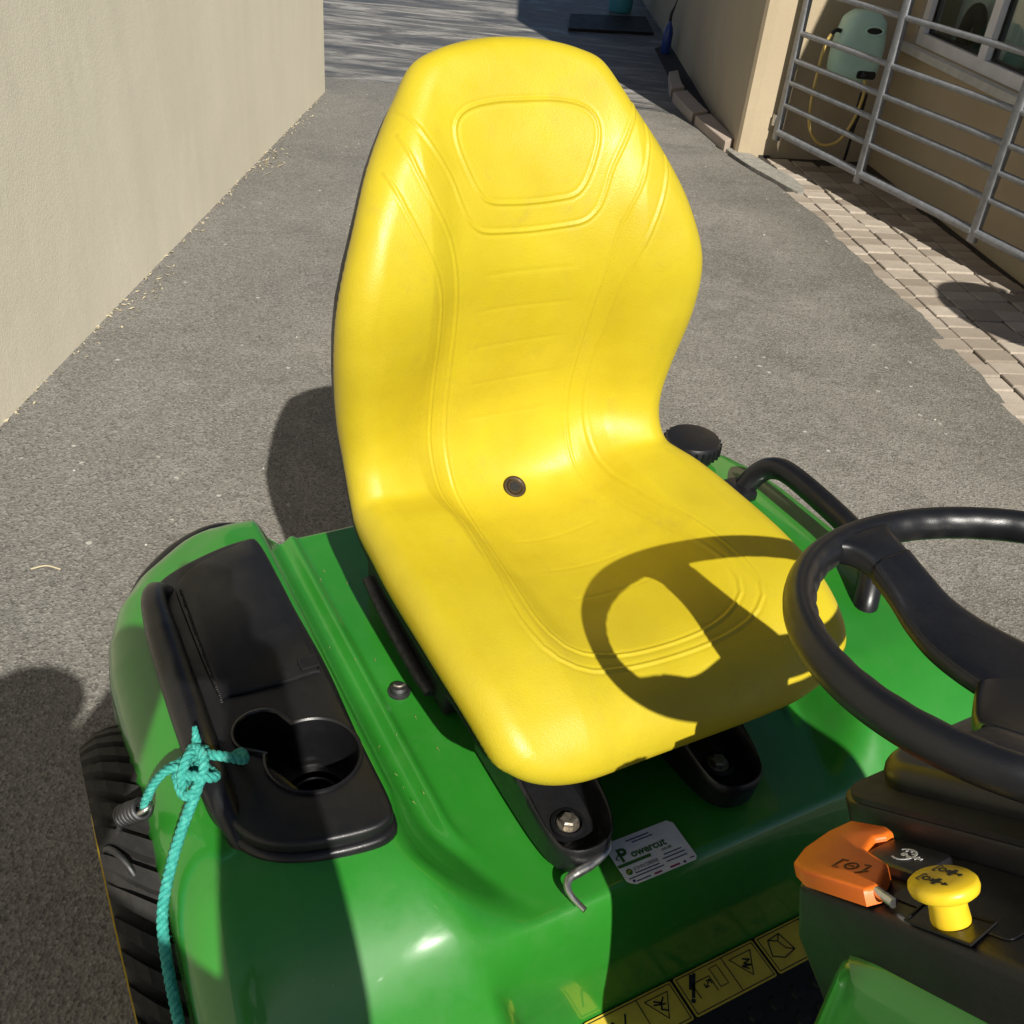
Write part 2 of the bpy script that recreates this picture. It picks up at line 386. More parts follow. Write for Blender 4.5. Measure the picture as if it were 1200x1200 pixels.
tag(obj('driveway', *prism(ed+far_e+[(-1.6, -6)], .03, base=-.03), 'asphalt'), kind='structure')
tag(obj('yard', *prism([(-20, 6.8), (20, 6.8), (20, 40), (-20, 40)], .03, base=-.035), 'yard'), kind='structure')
# block paving
pv = obj('block_paving', *prism([(1.05, 6.3), (2.3, 6.3), (2.9, 1.6), (1.5, 1.6), (1.3, 4.9)], .025, base=-.04), 'joint'); tag(pv, kind='structure')
dp = np.array([.166, -.986]); qp = np.array([.986, .166]); po = np.array([1.579, 4.169])
PW, PL = .143, .1005
pm = []
for sx in (.0675, .0670, .0662):
    o = obj('paver', *bbox(-sx, sx, -.0475, .0475, -.05, 0, .006, 2), 'paver'); pm.append(o.data); bpy.data.objects.remove(o)
wall_x = lambda y: 1.928+(6.025-y)*.1478
def edge_x(y): return float(np.interp(y, edge[:, 1], edge[:, 0]))
for k in range(-2, 7):
    off = rng.uniform(-.012, .012)
    for j in range(-20, 26):
        c = po+qp*((k+.5)*PW)+dp*(j*PL+off+(.5*PL if k % 2 else 0)*.25)
        if c[1] > 5.98 or c[1] < 2.0 or c[0] > wall_x(c[1])-.03 or c[0] < edge_x(c[1])-.11: continue
        if c[1] > 5.35 and c[0] < 1.30: continue
        o = bpy.data.objects.new('paver', pm[random.randrange(3)]); C.objects.link(o); o.parent = pv
        o.location = (c[0], c[1], -.004+rng.normal()*.0024)
        o.rotation_euler = (rng.normal()*.008, rng.normal()*.008, math.atan2(qp[1], qp[0])+rng.normal()*.012)
# cement haunch at the pillar foot and drain strip
cem = [(1.02, 6.10), (1.10, 5.86), (1.20, 5.62), (1.33, 5.34), (1.38, 5.42), (1.36, 5.62), (1.30, 5.78), (1.22, 5.98), (1.14, 6.10)]
tag(obj('cement_strip', *prism([tuple(p) for p in cr([(a+rng.normal()*.012, b+rng.normal()*.012) for a, b in cem], 60, True)], .03, base=-.024), 'cement'), kind='structure')
tag(obj('soil_strip', *prism([(.80, 9.2), (.84, 8.0), (.92, 7.0), (1.08, 6.05), (1.3, 6.05), (1.0, 9.6)], .02, base=-.022), 'litter'), kind='structure')
# kerb stones
ke = empty('kerb', (0, 0, 0)); tag(ke, kind='structure')
def cv(P, n=4): return [tuple(p) for p in cr(P, n)]
kl = cr([(.825, 7.95), (.80, 7.40), (.84, 6.98), (.915, 6.55), (1.03, 6.02)], 61); kr = cr([(.90, 8.05), (.895, 7.55), (.955, 7.05), (1.02, 6.65), (1.095, 6.12)], 61)
for a_, b_ in ((0, 20), (20, 40), (40, 60)):
    P = [tuple(p) for p in kl[a_+(1 if a_ else 0):b_+1:3]]+[tuple(p) for p in kr[a_+(1 if a_ else 0):b_+1:3]][::-1]
    obj('kerb_stone', *prism(P, .085, .006, base=-.03), 'kerb', ke)

# left boundary wall with a rounded end
wv = [(-1.44, -6), (-1.44, 6.47), (-1.455, 6.505), (-1.49, 6.52), (-1.80, 6.52), (-1.80, -6)]
lw = obj('wall_left', *prism(wv, 2.9, base=-.02), 'wall_cream'); tag(lw, kind='structure')

# right-hand building
bd = empty('rendered_building', (3.2, 7, 0)); bd['label'] = 'tan rendered building on the right with a white window and a lit corner pillar'; bd['category'] = 'building'
def B3(V): return [(x-3.2, y-7, z) for x, y, z in V]
def bpart(name, VF, m_): return obj(name, B3(VF[0]), VF[1], m_, bd)
bpart('rear_wall', prism([(1.105, 6.035), (1.09, 6.06), (.963, 9.14), (.80, 12.8), (5.2, 12.8), (5.2, 6.6), (1.90, 6.19), (1.16, 6.035)], 3.55, base=-.03), 'wall_tan')
tA = np.array([1.928, 6.025]); tw = np.array([.1461, -.9893]); tn = np.array([.9893, .1461])
def WP(s, d): p = tA+tw*s+tn*d; return (p[0], p[1])
def wslab(s0, s1, z0, z1, d0=0., d1=.28): return prism([WP(s0, d0), WP(s1, d0), WP(s1, d1), WP(s0, d1)], z1-z0, base=z0)
WS0, WS1, WZ0, WZ1 = -.02, 1.46, .672, 1.75
mb = MB()
for q in ((-.16, 2.36, -.03, WZ0), (-.16, 2.36, WZ1, 2.55), (-.16, WS0, WZ0, WZ1), (WS1, 2.36, WZ0, WZ1)): mb.add(*wslab(*q))
bpart('window_wall', (mb.v, mb.f), 'wall_tan')
mb = MB(); mb.add(*wslab(2.08, 2.36, -.03, 2.55, .29, 3.4)); mb.add(*wslab(-.3, 2.36, 2.56, 2.68, .0, 3.4)); mb.add(*wslab(-.3, 2.07, -.03, 2.55, 3.2, 3.4))
bpart('side_wall', (mb.v, mb.f), 'wall_tan')
bpart('room_lining', wslab(-.3, 2.07, -.02, 2.5, 2.3, 2.4), 'roomwall')
# window
wf = bpart('window', wslab(WS0+.002, WS1-.002, WZ0+.002, WZ0+.062, .02, .09), 'upvc')
def wsub(name, VF, m_): o = obj(name, B3(VF[0]), VF[1], m_, wf); return o
wsub('frame', wslab(WS0+.002, WS0+.062, WZ0+.063, WZ1-.002, .02, .09), 'upvc')
wsub('frame', wslab(WS1-.062, WS1-.002, WZ0+.063, WZ1-.002, .02, .09), 'upvc')
wsub('frame', wslab(WS0+.063, WS1-.063, WZ1-.062, WZ1-.002, .02, .09), 'upvc')
wsub('mullion', wslab(.675, .745, WZ0+.063, WZ1-.063, .015, .088), 'upvc')
for a_, b_ in ((WS0+.066, .671), (.749, WS1-.066)):
    wsub('pane', wslab(a_+.014, b_-.014, WZ0+.078, WZ1-.078, .050, .056), 'glass')
    mb = MB()
    for q in ((a_, b_, WZ0+.064, WZ0+.0775), (a_, b_, WZ1-.0775, WZ1-.064), (a_, a_+.0135, WZ0+.078, WZ1-.078), (b_-.0135, b_, WZ0+.078, WZ1-.078)): mb.add(*wslab(*q, .046, .075))
    wsub('gasket', (mb.v, mb.f), 'black_dull')
bpart('sill', wslab(-.13, 1.55, .632, .670, -.05, .02), 'sill')
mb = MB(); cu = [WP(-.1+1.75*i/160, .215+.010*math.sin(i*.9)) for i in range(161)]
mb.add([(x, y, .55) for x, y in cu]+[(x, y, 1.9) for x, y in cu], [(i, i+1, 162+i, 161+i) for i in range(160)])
bpart('reflection_sheet', (mb.v, mb.f), 'reflection')  # added pale sheet imitating sky and lit wall mirrored in the glass
# things behind the glass
ty = obj('wheel_ring', *tube([(0, .07*math.cos(t), .115*math.sin(t)) for t in np.linspace(0, 2*np.pi, 40, endpoint=False)], .032, 12, True), 'tyre', None, True)
p = WP(.33, .13); ty.location = (p[0], p[1], .84); ty.rotation_euler = (0, 0, R(9)); ty.scale = (1, 1, 1.0); tag(ty, 'dark oval ring standing behind the left window pane', 'tyre')
p = WP(1.05, .135); bx_ = obj('teal_box', *bbox(-.08, .08, -.28, .28, -.25, -.10, .02), 'curtain'); bx_.location = (p[0], p[1], .62); bx_.scale = (.6, 1, 1); bx_.rotation_euler = (0, 0, math.atan2(tn[1], tn[0])); tag(bx_, 'teal box standing inside the room behind the right window pane', 'box')
tb = obj('work_table', *(MB().add(*bbox(-.13, .13, -.9, .9, -.03, 0, .005)).add(*box(-.12, -.08, -.86, -.8, -.65, -.031)).add(*box(.08, .12, -.86, -.8, -.65, -.031)).add(*box(-.12, -.08, .8, .86, -.65, -.031)).add(*box(.08, .12, .8, .86, -.65, -.031)).__dict__.values()), 'black_dull')
p = WP(.72, .135); tb.location = (p[0]+.0, p[1], .36+.0); tb.scale = (.5, .76, 1); tb.location.z = .64; tb.rotation_euler = (0, 0, math.atan2(tn[1], tn[0])); tag(tb, 'dark table inside the room behind the window', 'table')
bx_.location.z = .641+.25; ty.location.z = .641+.147

# ------------------------------------------------------------ galvanised gate
G0 = np.array([1.30, 6.0]); tg = np.array([.398, -.917]); ga = math.atan2(tg[1], tg[0])
gt = empty('field_gate', (G0[0], G0[1], 0), ga); tag(gt, 'galvanised tubular steel gate standing open against the tan building', 'gate')
for s_, top in ((0, 1.14), (.785, 1.12), (1.645, 1.12), (2.44, 1.14)):
    obj('upright', *bbox(s_-.024, s_+.024, -.016, .016, .10, top, .008), 'galv', gt, True, 50)
zs = [.150, .300, .420, .535, .672, .885, 1.10]
for a_, b_ in ((.024, .761), (.809, 1.621), (1.669, 2.416)):
    for z_ in zs:
        obj('rail', *tube([(a_-.012, 0, z_), (b_+.012, 0, z_)], .021 if z_ == .150 else .0145, 14), 'galv', gt, True, 50)
mb = MB(); mb.add(*tube([(-.10, .0, .205), (-.02, 0, .205)], .012, 10)); mb.add(*bbox(-.045, -.02, -.022, .022, .175, .235, .004)); mb.add(*tube([(-.062, 0, .17), (-.062, 0, .235)], .010, 10))
mb.build('hinge', 'zinc', gt, True, 40)
ob_ = obj('hinge_plate', *bbox(-.115, -.098, -.04, .04, .15, .26, .003), 'zinc', gt)

# ------------------------------------------------------------ knapsack sprayer on the pillar wall
sp = empty('knapsack_sprayer', (1.60, 5.90, .48), R(7)); tag(sp, 'sea green plastic knapsack sprayer hung on the wall behind the gate', 'sprayer')
def tank():
    hole = (.055, .275, .040, .020)
    V = []; F = []; rows = 26; seg = 40
    for i in range(rows+1):
        z = .345*i/rows
        e = min(1, ((min(z, .345-z)+.012)/.055)**.33)
        hw = (.125+.012*math.sin(z*12))*e*(1-.10*max(0, z-.2)/.145); hd = .085*e
        for k in range(seg):
            a = 2*math.pi*k/seg; ca, sa = math.cos(a), math.sin(a)
            V.append((hw*math.copysign(abs(ca)**.55, ca), hd*math.copysign(abs(sa)**.6, sa), z))
    for i in range(rows):
        for k in range(seg): F.append((i*seg+k, i*seg+(k+1) % seg, (i+1)*seg+(k+1) % seg, (i+1)*seg+k))
    F += [tuple(range(seg)), tuple(rows*seg+k for k in range(seg))]
    return V, F
obj('tank', *tank(), 'tank', sp, True, 60)
obj('grip_recess', *prism([(.035+.042*math.cos(a)-.0, .262+.016*math.sin(a)) for a in np.linspace(0, 2*np.pi, 24, endpoint=False)], .004, frame=((0, -.0835, 0), (1, 0, 0), (0, 0, 1), (0, -1, 0))), 'black_dull', sp)
obj('grip', *tube([(.035+.047*math.cos(a), -.086, .262+.021*math.sin(a)) for a in np.linspace(0, 2*np.pi, 32, endpoint=False)], .006, 8, True), 'tank', sp, True)
obj('base_label', *prism(rrect(.0, .105, .025, .065, .012), .004, frame=((0, -.0845, 0), (1, 0, 0), (0, 0, 1), (0, -1, 0))), 'black', sp)
obj('outlet', *lathe([(.0, .0), (.016, 0), (.016, .03), (.010, .034), (.010, .05)], 14, (.03, -.085, .045), (0, -1, 0)), 'black', sp, True, 40)
obj('pump_elbow', *tube([(-.10, -.02, .235), (-.15, -.03, .245), (-.175, -.03, .225)], .011, 10, n=14), 'black', sp, True)
obj('hose', *tube([(-.172, -.03, .228), (-.195, -.035, .17), (-.205, -.05, .05), (-.20, -.05, -.12), (-.17, -.05, -.26), (-.09, -.06, -.335), (-.0, -.07, -.31), (.045, -.09, -.20), (.05, -.13, -.05), (.032, -.135, .03)], .0085, 10, n=90), 'hose', sp, True)
obj('lance', *tube([(.075, -.05, -.44), (.085, -.05, -.10)], .008, 10), 'black', sp, True)
obj('trigger_handle', *(MB().add(*bbox(.064, .104, -.068, -.032, -.14, -.05, .008)).add(*tube([(.04, -.06, -.28), (.075, -.06, -.20), (.085, -.06, -.12)], .012, 10, n=12)).__dict__.values()), 'black', sp, True, 40)

# ------------------------------------------------------------ far bits
mt = obj('rubber_mat', *prism([(.05, 9.62), (.83, 9.85), (.80, 10.75), (.06, 10.45)], .02, .004), 'black_dull'); tag(mt, 'black rubber mat lying in the shade at the far end of the drive', 'mat')
bn = obj('bin', *lathe([(.0, 0), (.11, 0), (.115, .02), (.145, .40), (.152, .41), (.152, .43), (.138, .43), (.12, .05), (0, .05)], 28), 'teal_bin', None, True, 40); bn.location = (.555, 11.05, 0); tag(bn, 'turquoise plastic tub in the shade at the top of the picture', 'bin')
bo = empty('spray_bottle', (.875, 9.0, -.0)); tag(bo, 'blue bottle with a black spout leaning near the shaded wall', 'bottle')
obj('body', *lathe([(0, 0), (.036, 0), (.04, .01), (.04, .16), (.03, .20), (.015, .23), (.015, .25)], 18), 'bottle', bo, True, 40)
obj('spout', *tube([(0, 0, .24), (0, 0, .30), (.02, .0, .36), (.035, 0, .44)], [.014, .012, .006, .004], 10, n=10), 'black', bo, True)
rag_ = []
# pole dish added out of view to throw the round shadow on the blocks
pd = empty('shadow_dish', (2.50, 2.52, 0)); tag(pd, 'unseen round dish on a pole, added to throw a shadow on the block paving', 'shadow caster')
obj('pole', *tube([(0, 0, -.02), (0, 0, 1.30)], .014, 10), 'galv', pd, True, 60)
obj('dish', *lathe([(0, .03), (.10, .036), (.18, .055), (.235, .085), (.24, .09), (.235, .095), (.18, .065), (.10, .046), (0, .04)], 36, (-.0, .03, 1.26), tuple(-trav+Vector((0, 0, -.2)))), 'galv', pd, True, 40)

# leaf litter and straw along the wall foot, grit on the drive
mb = MB()
def bit(x, y, L, wd, a, z=.002):
    c_, s_ = math.cos(a), math.sin(a); q = [(-L, 0), (0, -wd), (L, 0), (0, wd)]; hgt = [0, rng.uniform(0, .006), rng.uniform(0, .01), .004]
    mb.add([(x+u_*c_-v_*s_, y+u_*s_+v_*c_, z+h_) for (u_, v_), h_ in zip(q, hgt)]+[(x, y, z+.0005)], [(0, 1, 4), (1, 2, 4), (2, 3, 4), (3, 0, 4)])
for _ in range(110):
    y = rng.choice([4.95, 4.95, 3.25, 5.6])+rng.normal()*.16 if rng.random() < .75 else rng.uniform(1.5, 6.4)
    bit(-1.43+abs(rng.normal())*.045, y, rng.uniform(.004, .015), rng.uniform(.002, .005), rng.uniform(0, 6))
for _ in range(14): bit(-1.36+rng.normal()*.05, 4.98+rng.normal()*.1, rng.uniform(.02, .045), .0018, rng.uniform(0, 6))
for _ in range(170):
    y = rng.uniform(1.4, 6.5); bit(-1.437+abs(rng.normal())*.012, y, rng.uniform(.003, .010), rng.uniform(.002, .005), rng.uniform(0, 6), .003)
mb.build('straw_litter', 'straw'); tag(bpy.data.objects['straw_litter'], 'dry straw and leaf scraps along the foot of the left wall', 'litter', kind='stuff')
mb = MB()
for _ in range(60):
    x, y = rng.uniform(-1.4, 1.5), rng.uniform(1.0, 6.5); r_ = rng.uniform(.0015, .0045)
    mb.add([(x+r_, y, 0), (x, y+r_, 0), (x-r_, y, 0), (x, y-r_, 0), (x+.2*r_, y, r_)], [(0, 1, 4), (1, 2, 4), (2, 3, 4), (3, 0, 4)])
mb.build('loose_grit', 'stone'); tag(bpy.data.objects['loose_grit'], 'pale grit scattered over the asphalt drive', 'grit', kind='stuff')
so = obj('straw_stalk', *tube([(-1.085, 1.70, .003), (-1.055, 1.715, .005), (-1.02, 1.71, .003)], .0022, 6, n=12), 'straw', None, True); tag(so, 'single dry straw stalk on the asphalt left of the tractor', 'straw')

# ============================================================ GARDEN TRACTOR
# local frame: x forward, y to the driver's left, z up
TR = empty('garden_tractor', (.6*math.cos(R(31)), .6*math.sin(R(31)), 0), R(-59))
tag(TR, 'green and yellow ride-on garden tractor with a high-backed yellow seat', 'tractor')
def part(name, VF, m_, parent=None, smooth=False, sharp=None): return obj(name, VF[0], VF[1], m_, parent or TR, smooth, sharp)

# ---- fender deck
def fender():
    us = np.unique(np.r_[np.linspace(-1.31, -1.10, 50), np.linspace(-1.10, -.62, 60), np.linspace(-.62, -.49, 30), np.linspace(-.49, -.44, 40), np.linspace(-.44, -.36, 28)])
    na = 150
    fu = [-1.31, -1.29, -1.265, -1.235, -1.20, -.66, -.62, -.585, -.55, -.51, -.47, -.435, -.405, -.38, -.36]
    fz = [.44, .50, .555, .585, .598, .600, .598, .592, .578, .552, .513, .463, .405, .345, .29]
    V = []; F = []; nu = len(us)
    _c = cr(list(zip(fu, fz)), 800); _x = np.maximum.accumulate(_c[:, 0]); _g = np.linspace(fu[0], fu[-1], 951); _z = np.interp(_g, _x, _c[:, 1])
    for _ in range(250): _z = np.convolve(np.pad(_z, 1, 'edge'), [.25, .5, .25], 'valid')
    zfs = np.interp(us, _g, _z)
    for u, zf in zip(us, zfs):
        zd = .525-.125*np.clip((u+.494)/.037, 0, 1)**2-.075*smooth01((u+.463)/.012)-.12*smooth01((-1.245-u)/.045)
        ai = .272-.068*smooth01((u+.66)/.20)
        ao = np.interp(u, [-1.31, -1.285, -1.255, -1.215, -1.165, -1.12, -1.06, -1.0], [.30, .345, .405, .46, .515, .545, .565, .572])
        # param t along the half profile
        half = []
        rr = .062
        flat_end = ao-rr
        for a in np.r_[np.linspace(0, ai-.035, 16)[:-1], np.linspace(ai-.035, ai+.11, 40)[:-1], np.linspace(ai+.11, max(flat_end, ai+.115), 10)]:
            ff = smooth01((u+.68)/.10); rise = smooth01((a-(ai+.010-.012*ff))/(.042+.050*ff))
            z = zd+(max(zf, zd-.3)-zd)*rise
            z += (1-ff)*(.007*math.exp(-((a-(ai-.014))/.007)**2)-.004*math.exp(-((a-(ai+.004))/.008)**2))
            z += .004*smooth01((a-ai-.05)/.06)*(1-smooth01((a-flat_end+.05)/.05))
            half.append((a, z))
        for k in range(1, 11):
            th = k/10*math.pi/2; half.append((flat_end+rr*math.sin(th), zf-rr*(1-math.cos(th))))
        zl = zf-rr
        for k in range(1, 5): half.append((ao+.004*k/4, zl-.10*k/4))
        half.append((ao-.012, zl-.105)); half.append((ao-.016, zl-.098))
        row = [(-a, z) for a, z in half[::-1]]+half[1:]
        V += [(u, a, z) for a, z in row]; na = len(row)
    for i in range(nu-1):
        for k in range(na-1):
            c = (V[i*na+k][0]+V[(i+1)*na+k][0])/2, (V[i*na+k][1]+V[i*na+k+1][1])/2
            if -1.06 < c[0] < -.650 and -.478 < c[1] < -.3345: continue
            F.append((i*na+k, (i+1)*na+k, (i+1)*na+k+1, i*na+k+1))
    return V, F
fd = part('fender_deck', fender(), 'green', None, True, 60)
md = fd.modifiers.new('thickness', 'SOLIDIFY'); md.thickness = .004; md.offset = -1

# ---- footboard and warning decals
fb = part('footboard', bbox(-.4545, .45, -.54, .54, .30, .331, .006), 'black_dull')
mb = MB()
for i in range(18):
    for k in range(30):
        x, y = -.37+i*.03, -.50+k*.034+(.017 if i % 2 else 0)
        mb.add(*lathe([(.011, .3312), (.009, .3345), (0, .335)], 8, (x, y, 0)))
mb.build('tread_studs', 'black_dull', fb); bpy.data.objects['tread_studs']['kind'] = 'stuff'
def decal(y0, y1, kind_):
    fr = ((-.4505, y1, .3318), (0, -1, 0), (1, 0, 0), (0, 0, 1)); L = y1-y0; Wd = .053
    d = part('warning_decal', prism(rrect(0, L, 0, Wd, .003, 3), .0006, frame=fr), 'decal')
    fr2 = (np.array(fr[0])+np.array((0, 0, .0007)), *fr[1:])
    ln = [[(.003, .003), (L-.003, .003), (L-.003, Wd-.003), (.003, Wd-.003), (.003, .003)], [(L*.42, .003), (L*.42, Wd-.003)]]
    tri = [(.011, .010), (.045, .010), (.028, .039), (.011, .010)]
    ln.append(tri)
    if kind_ == 2: ln += [[(.095, .016), (.108, .016), (.108, .036)], [(.082, .036), (.082, .016), (.095, .016)]]
    mb = strokes(ln, .0012, fr2)
    if kind_ == 2: mb.add(*strokes([[(.028+.0, .016), (.020, .020), (.030, .022), (.022, .027), (.034, .024), (.028, .030)]], .0022, fr2).__dict__.values())
    elif kind_ == 1: mb.add(*strokes([[(.020, .014), (.026, .019), (.034, .014)], [(.026, .019), (.030, .026), (.024, .030)], [(.022, .022), (.036, .018)]], .0022, fr2).__dict__.values())
    if kind_ == 2:   # figure, arrow and machine outline
        mb.add(*strokes([[(.098, .006), (.110, .022)], [(.103, .006), (.113, .020)], [(.107, .018), (.116, .030)]], .0042, fr2).__dict__.values())
        mb.add(*prism([(.119+.003*math.cos(a), .034+.003*math.sin(a)) for a in np.linspace(0, 6.28, 14)[:-1]], .0003, frame=fr2))
        mb.add(*strokes([[(.084, .020), (.094, .027)], [(.084, .025), (.084, .020), (.089, .020)], [(.089, .027), (.094, .027), (.094, .022)]], .0016, fr2).__dict__.values())
        mb.add(*strokes([[(.064, .008), (.076, .008), (.076, .034), (.064, .034), (.064, .008)]], .0010, fr2).__dict__.values())
    if kind_ == 3: mb.add(*strokes([[(.112, .010), (.092, .008), (.086, .034), (.106, .038), (.120, .030), (.112, .010)], [(.092, .008), (.100, .016), (.112, .010)], [(.086, .034), (.096, .028)], [(.100, .016), (.096, .028)]], .0016, fr2).__dict__.values())
    if kind_ == 1: mb.add(*strokes([[(.075, .012), (.085, .030), (.095, .014), (.105, .032), (.115, .012)]], .0022, fr2).__dict__.values())
    mb.build('pictogram', 'ink', d)
decal(-.156, -.029, 1); decal(-.025, .102, 2); decal(.106, .233, 3)

# ---- dealer sticker on the deck
def sticker():
    fr = np.array([(-.4855, -.102, .5272), (.02, 1, 0), (-1, .02, 0), (0, 0, 1)], float)
    W_, H_ = .0955, .060
    pl = part('dealer_sticker', prism([(.009, 0), (.012, 0)]+[(W_-.004, 0), (W_, .004), (W_, H_-.006), (W_-.006, H_), (0.002, H_), (0, H_-.002), (0, .008), (.003, .004)], .0005, frame=fr), 'white')
    f2 = fr.copy(); f2[0] += (0, 0, .0006)
    part('green_band', prism([(0.0003, .0245), (.045, .0245), (.046, .0285), (.0003, .0285)], .0002, frame=f2), 'ink_green', pl)
    text_mesh('lettering', 'P', .0245, f2, (.008, .0305), 'ink_green', pl, .0004, .0006)
    text_mesh('lettering', 'owercut', .0140, f2, (.0235, .0315), 'ink_green', pl, .0004, .0004, 1.0)
    text_mesh('lettering', '.co.uk', .0062, f2, (.060, .0255), 'ink_green', pl, .0004, .0001)
    text_mesh('lettering', 'JOHN DEERE', .0062, f2, (.016, .0155), 'ink', pl, .0004, 0, .95)
    part('swoosh', (lambda m_: (m_.v, m_.f))(strokes([[(.006, .034), (.004, .037), (.010, .041), (.017, .0405)]], .0012, f2, .0004)), 'ink_green', pl)
    mb = MB(); ln = [[(.028, .0535), (.060, .0535)], [(.034, .0495), (.062, .0495)], [(.016, .0125), (.048, .0125)], [(.005, .0085), (.052, .0085)], [(.060, .0205), (.084, .0205)], [(.056, .0160), (.086, .0160)], [(.058, .0110), (.086, .0110)], [(.0865, .0045), (.092, .0045)], [(.012, .003), (.030, .003)]]
    for a, b in ln:      # tiny print: broken into word-length dashes
        x = a[0]
        while x < b[0]:
            e = min(b[0], x+rng.uniform(.0025, .0055)); mb.add(*strokes([[(x, a[1]), (e, a[1])]], .0013, f2, .0004).__dict__.values()); x = e+.0011
    mb.build('small_print', 'ink_blue', pl)['kind'] = 'stuff'
    part('logo', prism([(.0095+.0042*math.cos(a), .0165+.0042*math.sin(a)) for a in np.linspace(0, 6.283, 9)[:-1]], .0004, frame=f2), 'ink_green', pl)
    f3 = f2.copy(); f3[0] += (0, 0, .0005)
    part('logo_mark', (lambda m_: (m_.v, m_.f))(strokes([[(.0072, .0150), (.0092, .0182), (.0098, .0162), (.0118, .0172)]], .0010, f3, .0003)), 'ink_gold', pl)
    part('maker_mark', (lambda m_: (m_.v, m_.f))(strokes([[(.036, .003), (.045, .003)], [(.058, .003), (.070, .003)]], .0022, f2, .0004)), 'ink_red', pl)
    part('heart_mark', prism([(.0755, .0035), (.0775, .0005), (.0795, .0035), (.0785, .0045), (.0775, .0038), (.0765, .0045)], .0004, frame=f2), 'ink_blue', pl)
    part('round_mark', prism([(.0085+.0018*math.cos(a), .0035+.0018*math.sin(a)+.001) for a in np.linspace(0, 6.283, 9)[:-1]], .0004, frame=f2), 'ink_blue', pl)
sticker()

# ---- console with cup holder
cc = np.array((-.727, -.389)); ck = np.array((-.782, -.432)); cr0, cr1 = .0520, .031
def cup_outline(grow=0., n=96):
    P = []
    for a in np.linspace(0, 2*np.pi, n, endpoint=False):
        d = np.array((math.cos(a), math.sin(a))); best = cr0+grow
        o = cc-ck; b = o@d; disc = b*b-(o@o-(cr1+grow)**2)
        if disc > 0: best = max(best, -b+math.sqrt(disc))
        P.append(tuple(cc+d*best))
    return P
con_poly = [tuple(p) for p in cr([(-1.135, -.337), (-1.05, -.333), (-.85, -.332), (-.70, -.332), (-.645, -.332), (-.622, -.335), (-.612, -.344), (-.608, -.365), (-.614, -.41), (-.624, -.445), (-.638, -.470), (-.660, -.488), (-.695, -.501), (-.74, -.508), (-.90, -.508), (-1.04, -.505), (-1.075, -.498), (-1.108, -.465), (-1.136, -.40), (-1.145, -.352)], 160, True)]
def grown(P, g): c = np.mean(P, 0); return [tuple(np.array(p)+(np.array(p)-c)/np.linalg.norm(np.array(p)-c)*g) for p in P]
con = part('console', prism(con_poly, .032, .0055, 3, base=.592), 'black', None, True, 40)
flg = part('console_flange', prism(grown(con_poly, .008), .011, .0065, 3, base=.599), 'black_satin', None, True, 40)
cutv = prism(cup_outline(), .2, base=.5)
cut = obj('cutter', cutv[0], cutv[1], None)
bpy.context.view_layer.update(); 
cut.matrix_world = TR.matrix_basis.copy()
for o_ in (con, flg):
    bm_ = o_.modifiers.new('b', 'BOOLEAN'); bm_.operation = 'DIFFERENCE'; bm_.object = cut; bm_.solver = 'EXACT'
bpy.context.view_layer.update(); dg = bpy.context.evaluated_depsgraph_get()
for o_ in (con, flg):
    me = bpy.data.meshes.new_from_object(o_.evaluated_get(dg)); o_.modifiers.clear(); o_.data = me
    me.set_sharp_from_angle(angle=R(40))
bpy.data.objects.remove(cut)
def cup():
    mb = MB(); A = cup_outline(.0); n = len(A)
    prof = [(.0035, .6245), (.0030, .6275), (.0005, .6282), (-.0012, .6262), (-.0022, .60), (-.0035, .548)]
    V = []; F = []
    for g_, z in prof: V += [(*p, z) for p in cup_outline(g_, n)]
    for i in range(len(prof)-1): F += [(i*n+k, i*n+(k+1) % n, (i+1)*n+(k+1) % n, (i+1)*n+k) for k in range(n)]
    F.append(tuple((len(prof)-1)*n+k for k in range(n)))
    mb.add(V, F); return mb.v, mb.f
ch = part('cup_holder', cup(), 'black_satin', None, True, 35)
part('floor_ring', lathe([(.040, .5485), (.040, .552), (.037, .552), (.037, .5485)], 40, (*cc, 0)), 'black_satin', ch, True, 35)
part('floor_ring', lathe([(.029, .5485), (.029, .5515), (.026, .5515), (.026, .5485)], 40, (*cc, 0)), 'black_satin', ch, True, 35)
part('step', prism([(-.768, -.452), (-.752, -.455), (-.722, -.430), (-.700, -.416), (-.702, -.410), (-.735, -.424), (-.756, -.436)], .050, .002, 2, base=.549), 'black_satin', ch, True, 40)
# lid over the rear of the console
lid = [tuple(p) for p in cr([(-1.125, -.346), (-1.00, -.340), (-.856, -.340), (-.848, -.346), (-.846, -.40), (-.850, -.452), (-.865, -.464), (-1.04, -.468), (-1.075, -.462), (-1.105, -.43), (-1.128, -.37)], 90, True)]
ld = part('console_lid', prism(lid, .0045, .003, 2, base=.6245), 'black', None, True, 40)
part('finger_tab', bbox(-.872, -.852, -.362, -.338, .6292, .6335, .0015), 'black_satin', ld)
mb = MB()
for i in range(60):
    x = -1.06+i*.0037; mb.add(*bbox(x, x+.0028, -.4635+rng.normal()*.0006, -.4605, .6286, .6302, .0004, 1))
mb.build('textured_edge', 'black_dull', ld); bpy.data.objects['textured_edge']['kind'] = 'stuff'
